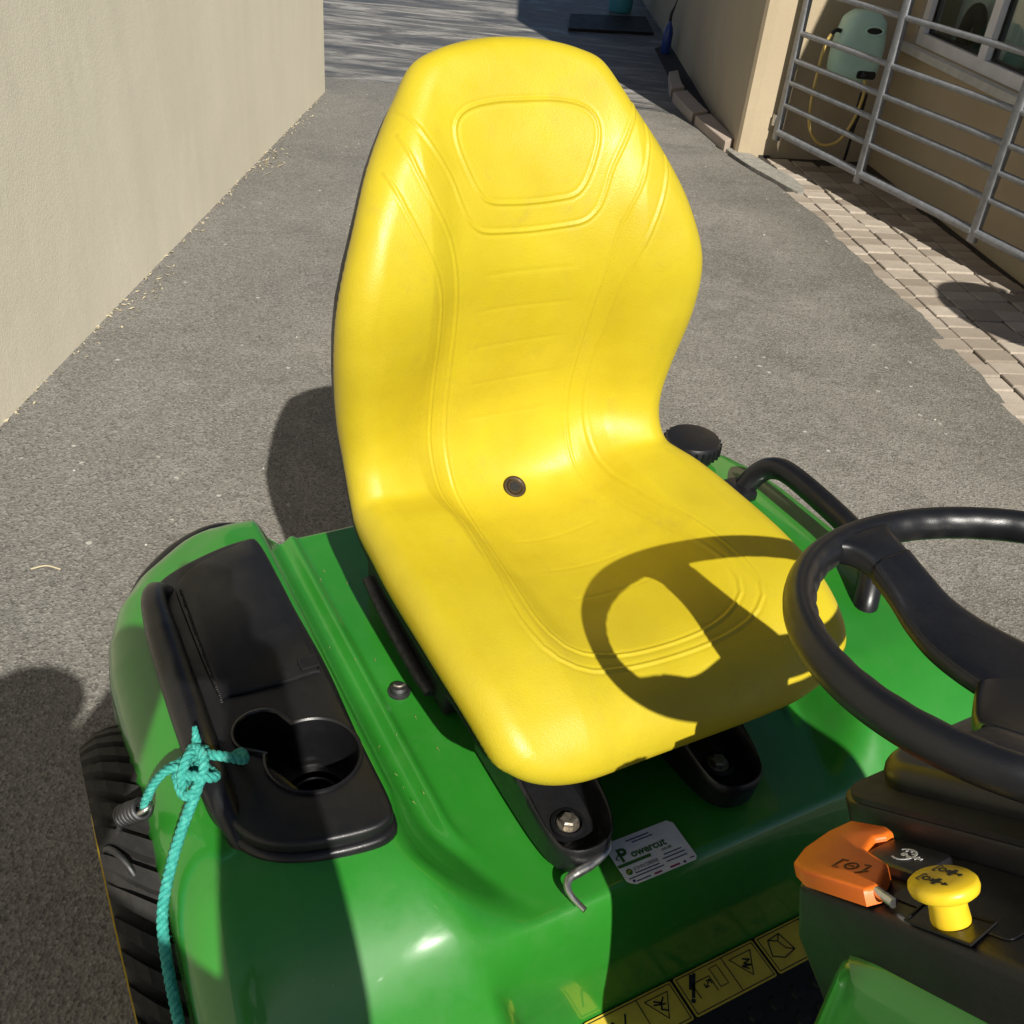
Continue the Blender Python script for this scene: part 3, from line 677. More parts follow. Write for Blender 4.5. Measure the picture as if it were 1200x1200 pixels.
# side rails beside each fender
part('grab_rail', tube([(-1.068, -.466, .606), (-1.070, -.484, .622), (-1.052, -.496, .634), (-.99, -.501, .638), (-.82, -.502, .638), (-.74, -.500, .634), (-.690, -.494, .616), (-.655, -.486, .588)], [.012, .017, .0205, .021, .021, .0205, .017, .010], 20, flat=.95, n=60), 'black_satin', None, True, 60)
part('grab_rail', tube([(-1.005, .445, .600), (-1.000, .468, .636), (-.985, .483, .656), (-.95, .491, .664), (-.86, .492, .660), (-.795, .491, .653), (-.752, .480, .648), (-.722, .461, .632), (-.700, .440, .608), (-.692, .432, .585)], .0185, 16, flat=1.0, n=90), 'black_satin', None, True, 60)
part('rail_bracket', bbox(-1.03, -.975, .40, .462, .590, .622, .008), 'black_satin', None, True, 40)
# filler cap
cap_ = part('filler_cap', lathe([(0, .0), (.040, 0), (.041, .016), (.048, .020), (.050, .026), (.050, .040), (.046, .047), (.020, .049), (0, .049)], 40, (-1.13, .432, .596)), 'black_satin', None, True, 35)
mb = MB()
for i in range(26):
    a = i*2*math.pi/26; mb.add(*tube([(-1.13+.050*math.cos(a), .432+.050*math.sin(a), .618), (-1.13+.050*math.cos(a), .432+.050*math.sin(a), .638)], .0022, 6))
mb.build('cap_grip', 'black_satin', cap_, True, 40)
# black rear trim behind each fender
for s_ in (-1, 1):
    part('rear_trim', tube([(-1.150, s_*.528, .530), (-1.196, s_*.486, .548), (-1.238, s_*.430, .558), (-1.264, s_*.375, .560), (-1.282, s_*.33, .545)], [.008, .014, .016, .014, .008], 12, n=40, flat=.8), 'black', None, True, 60)
part('rear_plate', bbox(-1.285, -1.262, -.30, .30, .30, .395, .006), 'black_dull')
# deck bolt
bl = part('deck_bolt', lathe([(.0155, .524), (.0155, .5275), (.0125, .5285), (.0115, .5335), (.008, .536), (0, .5362)], 20, (-.868, -.226, 0)), 'spring', None, True, 30)
part('bolt_slot', tube([(-.872, -.233, .5364), (-.866, -.226, .5372), (-.868, -.218, .5364)], .002, 8, n=8), 'bolt', bl, True)
for y_ in (.214,): part('deck_bolt', lathe([(.0155, .524), (.0155, .5275), (.0125, .5285), (.0115, .5335), (.008, .536), (0, .5362)], 20, (-.862, y_, 0)), 'bolt', None, True, 30)

# ---- rear wheels
def wheel_at(y, s_):
    ax = (0, 1, 0); o = (-.80, y, .281)
    wh = part('rear_wheel', lathe([(.06, -.06), (.160, -.080), (.164, -.092), (.180, -.0918), (.180, .0918), (.164, .092), (.160, .080), (.06, .06)], 48, o, ax), 'rim_yellow', None, True, 40)
    part('tyre', lathe([(.180, -.084), (.205, -.0875), (.23, -.089), (.254, -.087), (.264, -.078), (.267, 0), (.264, .078), (.254, .087), (.23, .089), (.205, .0875), (.180, .084)], 72, o, ax), 'tyre', wh, True, 50)
    mb = MB()
    for i in range(46):
        a0 = i*2*math.pi/46
        for sd_ in (-1, 1):
            P = []; ys = [.007, .028, .049, .067, .080, .0885]
            for yy in ys:
                rt = .2810-.5*max(0, yy-.055)**1.5*6; rb = .256 if yy < .078 else .242; wd = .038+.008*math.sin(yy*40)
                am = a0+(.085 if sd_ > 0 else 0)+3.6*yy-.9*math.sin(yy*28)*.06
                for r_, hw in ((rb, wd+.008), (rt, wd-.006)):
                    for sg in (-1, 1): a = am+sg*hw; P.append((o[0]+r_*math.cos(a), o[1]+sd_*yy, o[2]+r_*math.sin(a)))
            F_ = [(0, 1, 3, 2), (20, 22, 23, 21)]
            for k in range(5):
                c_ = k*4; F_ += [(c_, c_+2, c_+6, c_+4), (c_+2, c_+3, c_+7, c_+6), (c_+3, c_+1, c_+5, c_+7)]
            mb.add(P, F_)
    mb.build('tread_lugs', 'tyre', wh); wh.children[-1]['kind'] = 'stuff'
    part('hub_cap', lathe([(.06, .06), (.05, .065), (0, .07)], 24, o, (0, s_, 0)), 'rim_yellow', wh, True, 40)
wheel_at(-.535, -1); wheel_at(.49, 1)
part('axle', tube([(-.80, -.44, .292), (-.80, .44, .292)], .04, 16), 'black_dull', None, True, 60)
part('frame_rail', bbox(-1.22, .6, -.22, .22, .22, .296, .01), 'black_dull')

# ---- seat -------------------------------------------------------------
SP = [(-.560, .628), (-.551, .652), (-.556, .682), (-.574, .706), (-.605, .722), (-.66, .729), (-.74, .722), (-.83, .709), (-.92, .700), (-.98, .702), (-1.022, .722), (-1.045, .765), (-1.053, .83), (-1.046, .90), (-1.036, .97), (-1.028, 1.04), (-1.036, 1.10), (-1.055, 1.16), (-1.077, 1.215), (-1.096, 1.255), (-1.116, 1.283), (-1.140, 1.298)]
SPN = 1200
spine = cr(SP, SPN); sarc = np.r_[0, np.cumsum(np.linalg.norm(np.diff(spine, axis=0), axis=1))]; SL = sarc[-1]
st = np.gradient(spine, axis=0); st /= np.linalg.norm(st, axis=1)[:, None]
_k = np.exp(-(np.arange(-150, 151)/48.0)**2/2); _k /= _k.sum()
st = np.apply_along_axis(lambda q: np.convolve(np.pad(q, 150, 'edge'), _k, 'valid'), 0, st)
st /= np.linalg.norm(st, axis=1)[:, None]; sn = np.stack([st[:, 1], -st[:, 0]], 1)
def s_of(u, z): return sarc[np.argmin((spine[:, 0]-u)**2+(spine[:, 1]-z)**2)]
def smooth_interp(x, xs, ys, k=0):
    """monotone-ish smooth interpolation"""
    xs = np.array(xs); ys = np.array(ys); d = np.gradient(ys, xs); x = np.asarray(x, float)
    i = np.clip(np.searchsorted(xs, x)-1, 0, len(xs)-2); h = xs[i+1]-xs[i]; t = np.clip((x-xs[i])/h, 0, 1)
    return (1+2*t)*(1-t)**2*ys[i]+t*(1-t)**2*h*d[i]+t*t*(3-2*t)*ys[i+1]+t*t*(t-1)*h*d[i+1]
SLE = SL
wk = [(0, 0), (.0008, .055), (.004, .115), (.014, .165), (.032, .203), (.058, .230), (.092, .248), (s_of(-.66, .729), .261), (s_of(-.74, .722), .265), (s_of(-.85, .706), .265), (s_of(-.92, .70), .261), (s_of(-.98, .702), .256), (s_of(-1.03, .735), .248), (s_of(-1.05, .79), .247), (s_of(-1.05, .87), .255), (s_of(-1.036, .96), .261), (s_of(-1.028, 1.03), .256), (s_of(-1.036, 1.09), .236), (s_of(-1.055, 1.155), .206), (s_of(-1.07, 1.2), .180), (s_of(-1.088, 1.238), .154), (SL-.040, .128), (SL-.021, .096), (SL-.008, .060), (SL-.0015, .028), (SL, 0)]
_oc = cr(wk, 3000); _oc[:, 0] = np.maximum.accumulate(_oc[:, 0])
def half_w(s): return np.interp(s, _oc[:, 0], _oc[:, 1])
sF = .105
HS = [0, sF, s_of(-.68, .729), s_of(-.83, .709), s_of(-.95, .70), s_of(-1.03, .735), s_of(-1.05, .80), s_of(-1.05, .87), s_of(-1.036, .97), s_of(-1.028, 1.04), s_of(-1.04, 1.11), s_of(-1.06, 1.17), s_of(-1.08, 1.22), SL]
HB = [0, .006, .012, .020, .024, .018, .004, .004, .010, .012, .014, .012, .006, 0]
HC = [0, .010, .030, .056, .066, .060, .048, .046, .050, .046, .034, .018, .004, -.004]
def seat_h(s, v):
    hb = smooth_interp(s, HS, HB); hc = smooth_interp(s, HS, HC); a = np.abs(v)
    x = np.clip((a-.100)/(.215-.100), 0, 1)
    return hb*np.minimum(a/.11, 1.35)**2*np.where(a < .11, 1, 1)*(1-smooth01((a-.12)/.09))+smooth01(x)*hc+hb*0
# outline in (s, v) and distance to it
so_ = np.r_[.06*np.linspace(0, 1, 40)**2, np.linspace(.06, SL-.08, 90)[1:], SL-.08*np.linspace(1, 0, 50)[1:]**2]
wo = half_w(so_)
OUT = np.vstack([np.stack([so_, wo], 1), np.stack([so_, -wo], 1)[::-1]])
def seg_dist(P, A, B):
    """distance from points P to segments A-B, minimum over segments"""
    best = np.full(len(P), 1e9)
    for a, b in zip(A, B):
        d = b-a; L2 = d@d
        if L2 < 1e-14: continue
        t = np.clip(((P-a)@d)/L2, 0, 1); q = P-(a+t[:, None]*d); best = np.minimum(best, (q*q).sum(1))
    return np.sqrt(best)
def to_sv(P): return np.array([(s_of(u, z), v) for u, v, z in P])
PB = [(-1.092, .168, 1.185), (-1.06, .158, 1.16), (-1.028, .144, 1.136), (-1.019, .119, 1.087), (-1.009, .106, 1.023), (-1.017, .101, .962), (-1.052, .097, .84), (-1.05, .097, .80), (-1.0, .098, .71), (-.946, .103, .70), (-.829, .121, .71), (-.74, .137, .72), (-.70, .139, .726), (-.668, .128, .729), (-.650, .100, .73), (-.640, .06, .73), (-.637, 0, .73)]
PC = [(-1.08, .192, 1.15), (-1.04, .178, 1.125), (-1.010, .156, 1.085), (-1.007, .136, 1.035), (-1.011, .128, .965), (-1.042, .122, .85), (-1.048, .123, .80), (-1.0, .126, .71), (-.951, .127, .70), (-.838, .140, .71), (-.739, .158, .722), (-.695, .160, .727), (-.655, .150, .73), (-.632, .118, .73), (-.622, .07, .73), (-.619, 0, .73)]
PA = [(-1.08, .160, 1.222), (-1.055, .147, 1.21), (-1.038, .133, 1.192), (-1.026, .112, 1.160), (-1.023, .099, 1.125), (-1.024, .089, 1.105), (-1.026, .070, 1.092), (-1.03, .03, 1.087), (-1.03, 0, 1.086)]
def mirror(Q): return np.vstack([Q, Q[::-1][1:]*np.array([1, -1])])
pipes = [cr(mirror(to_sv(q)), 100) for q in (PB, PC, PA)]
hd = [(1.227, 0), (1.226, .04), (1.220, .075), (1.206, .094), (1.186, .097), (1.160, .088), (1.135, .075), (1.122, .060), (1.118, .03), (1.117, 0)]
hs = np.array([(s_of(float(np.interp(z, [p[1] for p in SP[14:]], [p[0] for p in SP[14:]])), z), v) for z, v in hd])
pipes.append(cr(mirror(hs)[:-1], 64, True)); pipes[-1] = np.vstack([pipes[-1], pipes[-1][:1]])
ER = .034
def seat_mesh(ns=800, nq=300, pad=True):
    s = np.r_[SL*.5*(1-np.cos(np.linspace(0, np.pi, ns)))]
    lin = np.linspace(0, SL, ns); s = .75*lin+.25*s
    q = np.linspace(-1, 1, nq); q = .72*q+.28*np.sin(q*np.pi/2)
    S, Q = np.meshgrid(s, q, indexing='ij'); Vv = half_w(S)*Q
    P = np.stack([S.ravel(), Vv.ravel()], 1)
    d = seg_dist(P, OUT[:-1][::2], OUT[2:][::2]) if False else seg_dist(P, OUT[:-1], OUT[1:])
    h = seat_h(P[:, 0], P[:, 1])
    dd = np.clip(d, 0, ER); h = h-(ER-np.sqrt(np.maximum(ER**2-(ER-dd)**2, 0)))
    for pc in pipes:
        near = seg_dist(P, pc[:-1], pc[1:])
        h = h+.0016*np.exp(-(near/.0016)**2)-.0006*np.exp(-((near-.0040)/.0018)**2)
    # faint cross ribs on the back and squab
    rib = np.zeros(len(P))
    for u, z in ((-1.029, 1.035), (-1.034, .985), (-1.042, .93), (-1.05, .872), (-1.053, .815), (-.90, .702), (-.82, .71), (-.75, .72)):
        rs = s_of(u, z); rib += np.exp(-((P[:, 0]-rs-.12*P[:, 1]**2)/.003)**2)*(np.abs(P[:, 1]) < .075)*np.clip((.075-np.abs(P[:, 1]))/.02, 0, 1)
    h = h-.0004*rib
    # slight wear undulation
    h += .0012*np.sin(P[:, 0]*31+1)*np.sin(P[:, 1]*27)*np.clip(d/.05, 0, 1)
    su = np.interp(P[:, 0], sarc, spine[:, 0]); sz = np.interp(P[:, 0], sarc, spine[:, 1])
    n0 = np.interp(P[:, 0], sarc, sn[:, 0]); n1 = np.interp(P[:, 0], sarc, sn[:, 1])
    X = np.stack([su+n0*h, P[:, 1]+.006*(1-smooth01((P[:, 0]-.42)/.18))*smooth01(P[:, 0]/.15), sz+n1*h], 1)
    idx = np.arange(ns*nq).reshape(ns, nq)
    F = np.stack([idx[:-1, :-1], idx[1:, :-1], idx[1:, 1:], idx[:-1, 1:]], -1).reshape(-1, 4)
    # tucked rim: from the outline back to the shell
    loop = np.r_[idx[:, -1], idx[::-1, 0]]
    nr = np.stack([n0, np.zeros(len(n0)), n1], 1)
    cen = np.stack([su, 0*su, sz], 1); cs = np.clip(P[:, 0], .10, SL-.10)
    cen = np.stack([np.interp(cs, sarc, spine[:, 0])-.10*np.interp(cs, sarc, sn[:, 0]), 0*su, np.interp(cs, sarc, spine[:, 1])-.10*np.interp(cs, sarc, sn[:, 1])], 1)
    inw = cen-X; inw /= np.linalg.norm(inw, axis=1)[:, None]+1e-9
    extra = []; k0 = len(X); m_ = len(loop); F = F.tolist()
    for depth, inn in ((.008, .0005), (.016, .004), (.021, .012)):
        extra.append(X[loop]-nr[loop]*depth+inw[loop]*inn)
    rings = [list(loop)]+[list(range(k0+i*m_, k0+(i+1)*m_)) for i in range(3)]
    for a, b in zip(rings[:-1], rings[1:]): F += [(a[k], a[(k+1) % m_], b[(k+1) % m_], b[k]) for k in range(m_)]
    return np.vstack([X]+extra), F, (X, nr, inw, loop)
sv, sf, (SX, SNR, SIN, SLOOP) = seat_mesh()
me = bpy.data.meshes.new('seat'); me.vertices.add(len(sv)); me.vertices.foreach_set('co', sv.astype(np.float32).ravel())
sf = np.array(sf, int); me.loops.add(sf.size); me.loops.foreach_set('vertex_index', sf.ravel()); me.polygons.add(len(sf))
me.polygons.foreach_set('loop_start', np.arange(0, sf.size, 4)); me.polygons.foreach_set('loop_total', np.full(len(sf), 4)) if hasattr(me.polygons[0], 'loop_total') and False else None
me.update(calc_edges=True); me.validate()
bm = bmesh.new(); bm.from_mesh(me); bmesh.ops.remove_doubles(bm, verts=bm.verts, dist=1e-6); bmesh.ops.recalc_face_normals(bm, faces=bm.faces); bm.to_mesh(me); bm.free()
me.polygons.foreach_set('use_smooth', [True]*len(me.polygons)); me.materials.append(MT['vinyl'])
seat = bpy.data.objects.new('seat', me); C.objects.link(seat); seat.parent = TR; seat.location = (0, .007, 0)
# black backing shell
def shell():
    sub = list(SLOOP[::6]); m_ = len(sub); V = []; F = []
    for depth, inn in ((.019, .006), (.028, .005), (.038, .011), (.048, .026), (.052, .05)):
        V += list(SX[sub]-SNR[sub]*depth+SIN[sub]*inn)
    for i in range(4): F += [(i*m_+k, i*m_+(k+1) % m_, (i+1)*m_+(k+1) % m_, (i+1)*m_+k) for k in range(m_)]
    hm = m_//2
    for k in range(hm-1): F.append((4*m_+k, 4*m_+k+1, 4*m_+m_-2-k, 4*m_+m_-1-k))
    return V, F
part('seat_shell', shell(), 'black', seat, True, 50)
# drain grommet at the root of the squab
gs = s_of(-1.012, .712); gi = np.argmin(abs(sarc-gs)); gc = np.array([spine[gi, 0], 0, spine[gi, 1]]); gn = np.array([sn[gi, 0], 0, sn[gi, 1]])
part('drain_grommet', lathe([(.0175, -.004), (.0178, .0008), (.0160, .0040), (.0135, .0046), (.0112, .0036), (.0100, .0024), (0, .0024)], 32, gc, gn), 'grommet', seat, True, 40)
part('drain_hole', lathe([(.0075, .0025), (.0070, .0030), (0, .0030)], 20, gc, gn), 'black_dull', seat, True, 40)

# ---- seat suspension and front brackets
sb = part('seat_base', bbox(-1.06, -.66, -.165, .165, .532, .625, .012), 'black_dull', None, True, 40)
part('slide_rail', tube([(-1.06, -.196, .566), (-.98, -.200, .560), (-.88, -.200, .552), (-.83, -.196, .548)], .011, 12, n=24, flat=.6), 'spring', None, True, 50)
part('slide_rail', tube([(-.95, -.180, .574), (-.86, -.180, .566)], .009, 10), 'black_dull', None, True, 50)
part('slide_guard', bbox(-1.08, -.80, -.192, -.168, .53, .604, .005), 'black_dull', None, True, 40)
part('slide_guard', bbox(-1.08, -.80, .168, .192, .53, .604, .005), 'black_dull', None, True, 40)
def scoop(s_, oy=0.):
    P = cr([(-.73, .092), (-.64, .092), (-.575, .094), (-.543, .100), (-.526, .114), (-.520, .135), (-.524, .157), (-.540, .172), (-.575, .178), (-.64, .180), (-.73, .180)], 60)
    c = np.array((-.62, .136)); V = []; F = []
    zr = lambda u: .576+max(0, (-.535-u))*.30
    rings = []
    for g_, f_ in ((0, lambda u: .536), (.004, lambda u: zr(u)-.012), (.004, lambda u: zr(u)-.002), (.001, lambda u: zr(u)+.001), (-.003, lambda u: zr(u)-.001), (-.007, lambda u: zr(u)-.02), (-.016, lambda u: .551+max(0, -.56-u)*.22)):
        ring = []
        for u, v in P:
            d = np.array((u, v))-c; d = d/np.linalg.norm(d); d[0] *= .8 if u > -.7 else 0; ring.append((u+d[0]*g_, s_*(v+d[1]*g_)+oy, f_(u)))
        rings.append(ring); V += ring
    n = len(P)
    for i in range(len(rings)-1): F += [(i*n+k, i*n+k+1, (i+1)*n+k+1, (i+1)*n+k) for k in range(n-1)]
    b = (len(rings)-1)*n
    for k in range(n//2-1): F.append((b+k, b+k+1, b+n-2-k, b+n-1-k))
    br = part('seat_bracket', (V, F), 'black_satin', None, True, 45)
    part('bolt_seat', lathe([(.021, .552), (.0205, .5575), (.0165, .5585), (.0160, .5535)], 28, (-.572, s_*.137+oy, 0)), 'black_satin', br, True, 35)
    part('hex_bolt', (lambda L_: (L_.v, L_.f))(MB().add(*lathe([(.0135, .5530), (.0135, .5570), (0, .5571)], 24, (-.572, s_*.137+oy, 0))).add(*lathe([(.0105, .5570), (.0105, .5635), (.0085, .5655), (0, .5655)], 6, (-.572, s_*.137+oy, 0)))), 'bolt', br)
scoop(-1); scoop(1, -.055)
part('latch_lever', tube([(-.545, -.100, .552), (-.524, -.112, .552), (-.516, -.140, .550), (-.513, -.166, .549), (-.505, -.176, .548), (-.494, -.177, .546), (-.484, -.174, .544), (-.474, -.171, .543)], [.004, .004, .0042, .0058, .0064, .0046, .0036, .0036], 12, n=60), 'zinc', None, True, 60)

# ---- dash -------------------------------------------------------------
al = R(38); EA = np.array([math.cos(al), 0, math.sin(al)]); EB = np.array([0, 1, 0]); EN = np.array([-math.sin(al), 0, math.cos(al)])
P0 = np.array([-.166, 0, .95])
def DF(h=0.): return (P0+EN*h, EA, EB, EN)
def loft_v(prof, v0, v1, bev=.010):
    """side profile (u,z) extruded across the machine"""
    bm = bmesh.new(); a = [bm.verts.new((u, v0, z)) for u, z in prof]; b = [bm.verts.new((u, v1, z)) for u, z in prof]; k = len(prof)
    bm.faces.new(a); bm.faces.new(b[::-1])
    for i in range(k): bm.faces.new((a[i], a[(i+1) % k], b[(i+1) % k], b[i]))
    bmesh.ops.recalc_face_normals(bm, faces=bm.faces)
    bmesh.ops.bevel(bm, geom=list(bm.edges), offset=bev, segments=3, profile=.5, affect='EDGES')
    bm.verts.index_update(); V = [tuple(v.co) for v in bm.verts]; F = [tuple(v.index for v in f_.verts) for f_ in bm.faces]; bm.free(); return V, F
def dpt(s_, h=0): q = P0+EA*s_+EN*h; return (q[0], q[2])
dash = part('dashboard', loft_v([dpt(-.128), dpt(.16), (.10, 1.09), (.20, 1.08), (.20, .80), (-.14, .80), (-.20, .79), (-.250, .825)], -.161, .161, .008), 'black', None, True, 40)
part('column_skirt', loft_v([(-.235, .80), (-.11, .80), (-.10, .40), (-.20, .33), (-.225, .40)], -.10, .10, .02), 'black_dull', None, True, 40)
# column shroud: lower band and upper cap
part('shroud_band', prism(rrect(-.188, .16, -.066, .160, .035, 8), .022, .004, 2, DF(), .0005), 'black', dash, True, 40)
part('shroud_cap', prism(rrect(-.172, .17, -.040, .156, .045, 8), .022, .016, 6, DF(), .0265), 'black_satin', dash, True, 40)
part('shroud_gap', prism(rrect(-.178, .16, -.065, .142, .03, 6), .005, 0, 2, DF(), .0222), 'black_dull', dash)
part('ignition_plate', prism(rrect(-.055, .04, -.140, -.068, .006), .0012, .0004, 1, DF(), .0003), 'black_satin', dash)
# orange hinged lever at the rear corner of the dash
op = [(-.150, -.078), (-.118, -.072), (-.109, -.076), (-.107, -.085), (-.112, -.092), (-.104, -.110), (-.072, -.120), (-.066, -.128), (-.052, -.150), (-.056, -.160), (-.112, -.164), (-.130, -.157), (-.142, -.136), (-.150, -.104)]
orl = part('orange_lever', prism(op, .0125, .0035, 3, DF(), .0012), 'orange', None, True, 40)
part('lever_pivot', tube([tuple(P0+EA*-.058+EB*-.150+EN*.010), tuple(P0+EA*-.038+EB*-.152+EN*.006)], .0036, 12), 'zinc', orl, True, 50)
fo = DF(.0139)
def loc(P, c, k, rot): return [tuple(np.array(c)+k*np.array((math.cos(rot)*x-math.sin(rot)*y, math.sin(rot)*x+math.cos(rot)*y))) for x, y in P]
sym = [[(-1.4, -.7), (-1.4, .7), (-.9, .7)], [(1.4, -.7), (1.4, .7), (.9, .7)], arc(0, 0, .55, 0, 360), [(-1.4, -.7), (-.9, -.7)], [(1.0, -.9), (1.8, -.2)], [(-.2, 0), (.2, 0)]]
part('lever_symbol', (lambda m_: (m_.v, m_.f))(strokes([loc(q, (-.088, -.139), .0085, R(8)) for q in sym], .0016, fo)), 'orange_ink', orl)
# cruise switch
swt = part('cruise_switch', prism(rrect(-.108, -.052, -.116, -.076, .006), .010, .003, 2, DF(), -.0015), 'black_satin', None, True, 40)
sy = [arc(0, 0, 1, -60, 200), [(0, 0), (.55, .6)], [(-.9, .1), (-.6, .1)], [(0, 1), (0, .7)], [(.75, .5), (.5, .35)], [(-.65, .7), (-.45, .5)]]
fs = DF(.0088)
m_ = strokes([loc(q, (-.080, -.096), .0085, R(-60)) for q in sy], .0016, fs); m_.add(*prism([(-.080+.0024*math.cos(a), -.096+.0024*math.sin(a)) for a in np.linspace(0, 6.283, 11)[:-1]], .0003, frame=fs))
m_.add(*prism(loc([(1.3, -.1), (1.9, -.45), (1.9, -.2), (2.5, -.2), (2.5, .2), (1.9, .2), (1.9, .4)], (-.080, -.096), .0065, R(0)), .0003, frame=fs))
part('switch_symbol', (m_.v, m_.f), 'white', swt)
# yellow pull knob
kb = P0+EA*.0+EB*-.143
part('knob_recess', prism([(-.023, -.1590), (.027, -.1580), (.021, -.128), (-.029, -.134)], .0012, 0, 1, DF(), .0004), 'black_satin', dash)
part('recess_rim', (lambda m_: (m_.v, m_.f))(strokes([[(-.023, -.1590), (.027, -.1580), (.021, -.128), (-.029, -.134), (-.023, -.1590)]], .0014, DF(.0014), .0012)), 'black_dull', dash)
kn = part('pull_knob', lathe([(0, .001), (.0118, .001), (.0124, .004), (.0118, .013), (.0128, .0182), (.0182, .0202), (.0210, .0225), (.0218, .0258), (.0213, .0286), (.0192, .0306), (.010, .0316), (0, .0317)], 48, kb, EN), 'knob', None, True, 45)
fk = (kb+EN*.0318, EA, EB, EN)
def pto(c, up):
    k = .0050
    L_ = [[(-1.9, -.8), (-2.3, -.8), (-2.3, .8), (-1.9, .8)], arc(-1.35, 0, .45, 0, 360, 10)]
    mm = strokes([loc(q, c, k, R(0)) for q in L_], .0008, fk)
    mm.add(*prism(loc([(-.6, -.35), (-.1, -.35), (.0, -.85), (.5, -.85), (.5, .85), (0, .85), (-.1, .35), (-.6, .35)], c, k, 0), .0003, frame=fk))
    mm.add(*strokes([loc([(.5, 0), (1.6, 0)], c, k, 0)], .0009, fk).__dict__.values())
    mm.add(*prism(loc([(1.3, -.42), (2.1, 0), (1.3, .42)] if up else [(1.5, -.42), (.8, 0), (1.5, .42)], c, k, 0), .0003, frame=fk)); return mm
pm_ = pto((.001, -.0075), True); pm_.add(*pto((.001, .0075), False).__dict__.values())
part('knob_symbol', (pm_.v, pm_.f), 'ink', kn)
# green cowl under the dash
part('cowl', loft_v([(-.212, .862), (-.195, .880), (-.01, 1.008), (.22, 1.05), (.75, .98), (.80, .60), (.70, .42), (-.12, .42), (-.20, .60)], -.176, .176, .022), 'green', None, True, 40)
part('hood', loft_v([(.22, .90), (.22, 1.04), (.80, .99), (1.10, .90), (1.16, .70), (1.12, .45), (.60, .42)], -.24, .24, .05), 'green', None, True, 40)
for s_ in (-1, 1):
    fw_ = part('front_wheel', lathe([(.05, -.05), (.10, -.07), (.11, -.075), (.11, .075), (.10, .07), (.05, .05)], 32, (.85, s_*.40, .20), (0, 1, 0)), 'rim_yellow', None, True, 40)
    part('tyre', lathe([(.109, -.07), (.15, -.09), (.185, -.085), (.20, -.05), (.202, 0), (.20, .05), (.185, .085), (.15, .09), (.109, .07)], 40, (.85, s_*.40, .20), (0, 1, 0)), 'tyre', fw_, True, 50)
part('front_axle', tube([(.85, -.36, .20), (.85, .36, .20)], .03, 12), 'black_dull', None, True, 60)

# ---- steering wheel
tl = .18; WC = np.array([-.2816, .060, 1.0300]); W1 = np.array([math.cos(tl), 0, math.sin(tl)]); W2 = np.array([0, 1, 0]); W3 = np.array([-math.sin(tl), 0, math.cos(tl)])
def WL(r_, a, h=0.): return WC+r_*(math.cos(a)*W1+math.sin(a)*W2)+h*W3
def rim():
    V = []; F = []; na, nb = 220, 20
    for i in range(na):
        a = 2*math.pi*i/na
        for k in range(nb):
            b = 2*math.pi*k/nb; wob = .0006*math.cos(a*44)*max(0, -math.cos(b))
            V.append(WL(.1885+.0132*math.cos(b)+wob, a, .0155*math.sin(b)))
    for i in range(na):
        j = (i+1) % na; F += [(i*nb+k, i*nb+(k+1) % nb, j*nb+(k+1) % nb, j*nb+k) for k in range(nb)]
    return V, F
swh = part('steering_wheel', rim(), 'wheel_rubber', None, True)
def spoke(a0, t0=0., grow=0.):
    rs = [.180, .170, .158, .144, .124, .102, .072, .030, -.03]; ws = [.084, .060, .050, .047, .050, .058, .070, .080, .080]; hs_ = [0, -.001, -.004, -.010, -.022, -.036, -.046, -.050, -.051]; ts = [.0120, .0120, .0120, .0105, .0095, .009, .009, .009, .009]
    n = 60; x = np.linspace(t0, 1, n); g_ = np.linspace(0, 1, len(rs))
    rs, ws, hs_, ts = [smooth_interp(x, g_, np.array(q)) for q in (rs, ws, hs_, ts)]
    V = []; F = []; seg = 24
    er = math.cos(a0)*W1+math.sin(a0)*W2; et = -math.sin(a0)*W1+math.cos(a0)*W2
    for r_, w_, h_, t_ in zip(rs, ws, hs_, ts):
        for k in range(seg):
            b = 2*math.pi*k/seg; cb, sb_ = math.cos(b), math.sin(b)
            V.append(WC+er*r_+et*((w_/2+grow)*math.copysign(abs(cb)**.38, cb))+W3*(h_+(t_+grow)*math.copysign(abs(sb_)**.45, sb_)))
    for i in range(n-1): F += [(i*seg+k, i*seg+(k+1) % seg, (i+1)*seg+(k+1) % seg, (i+1)*seg+k) for k in range(seg)]
    F += [tuple(range(seg)), tuple((n-1)*seg+k for k in range(seg))]
    return V, F
for a_ in (186, 298, 74): part('spoke', spoke(R(a_)), 'wheel_rubber', swh, True)
for a_ in (186, 298, 74):     # raised cover over the inner part of each spoke, leaving the seam
    VF = spoke(R(a_), .36, .0014)
    part('spoke_cover', VF, 'black_satin', swh, True)
part('hub', lathe([(0, -.082), (.030, -.082), (.038, -.066), (.041, -.056), (.039, -.058), (.034, -.054), (.020, -.053), (0, -.053)], 48, WC, W3), 'black_satin', swh, True, 45)
part('steering_column', tube([tuple(WC+W3*-.06), tuple(WC+W3*-.26+np.array((.06, -.03, 0)))], .032, 20), 'black', None, True, 60)

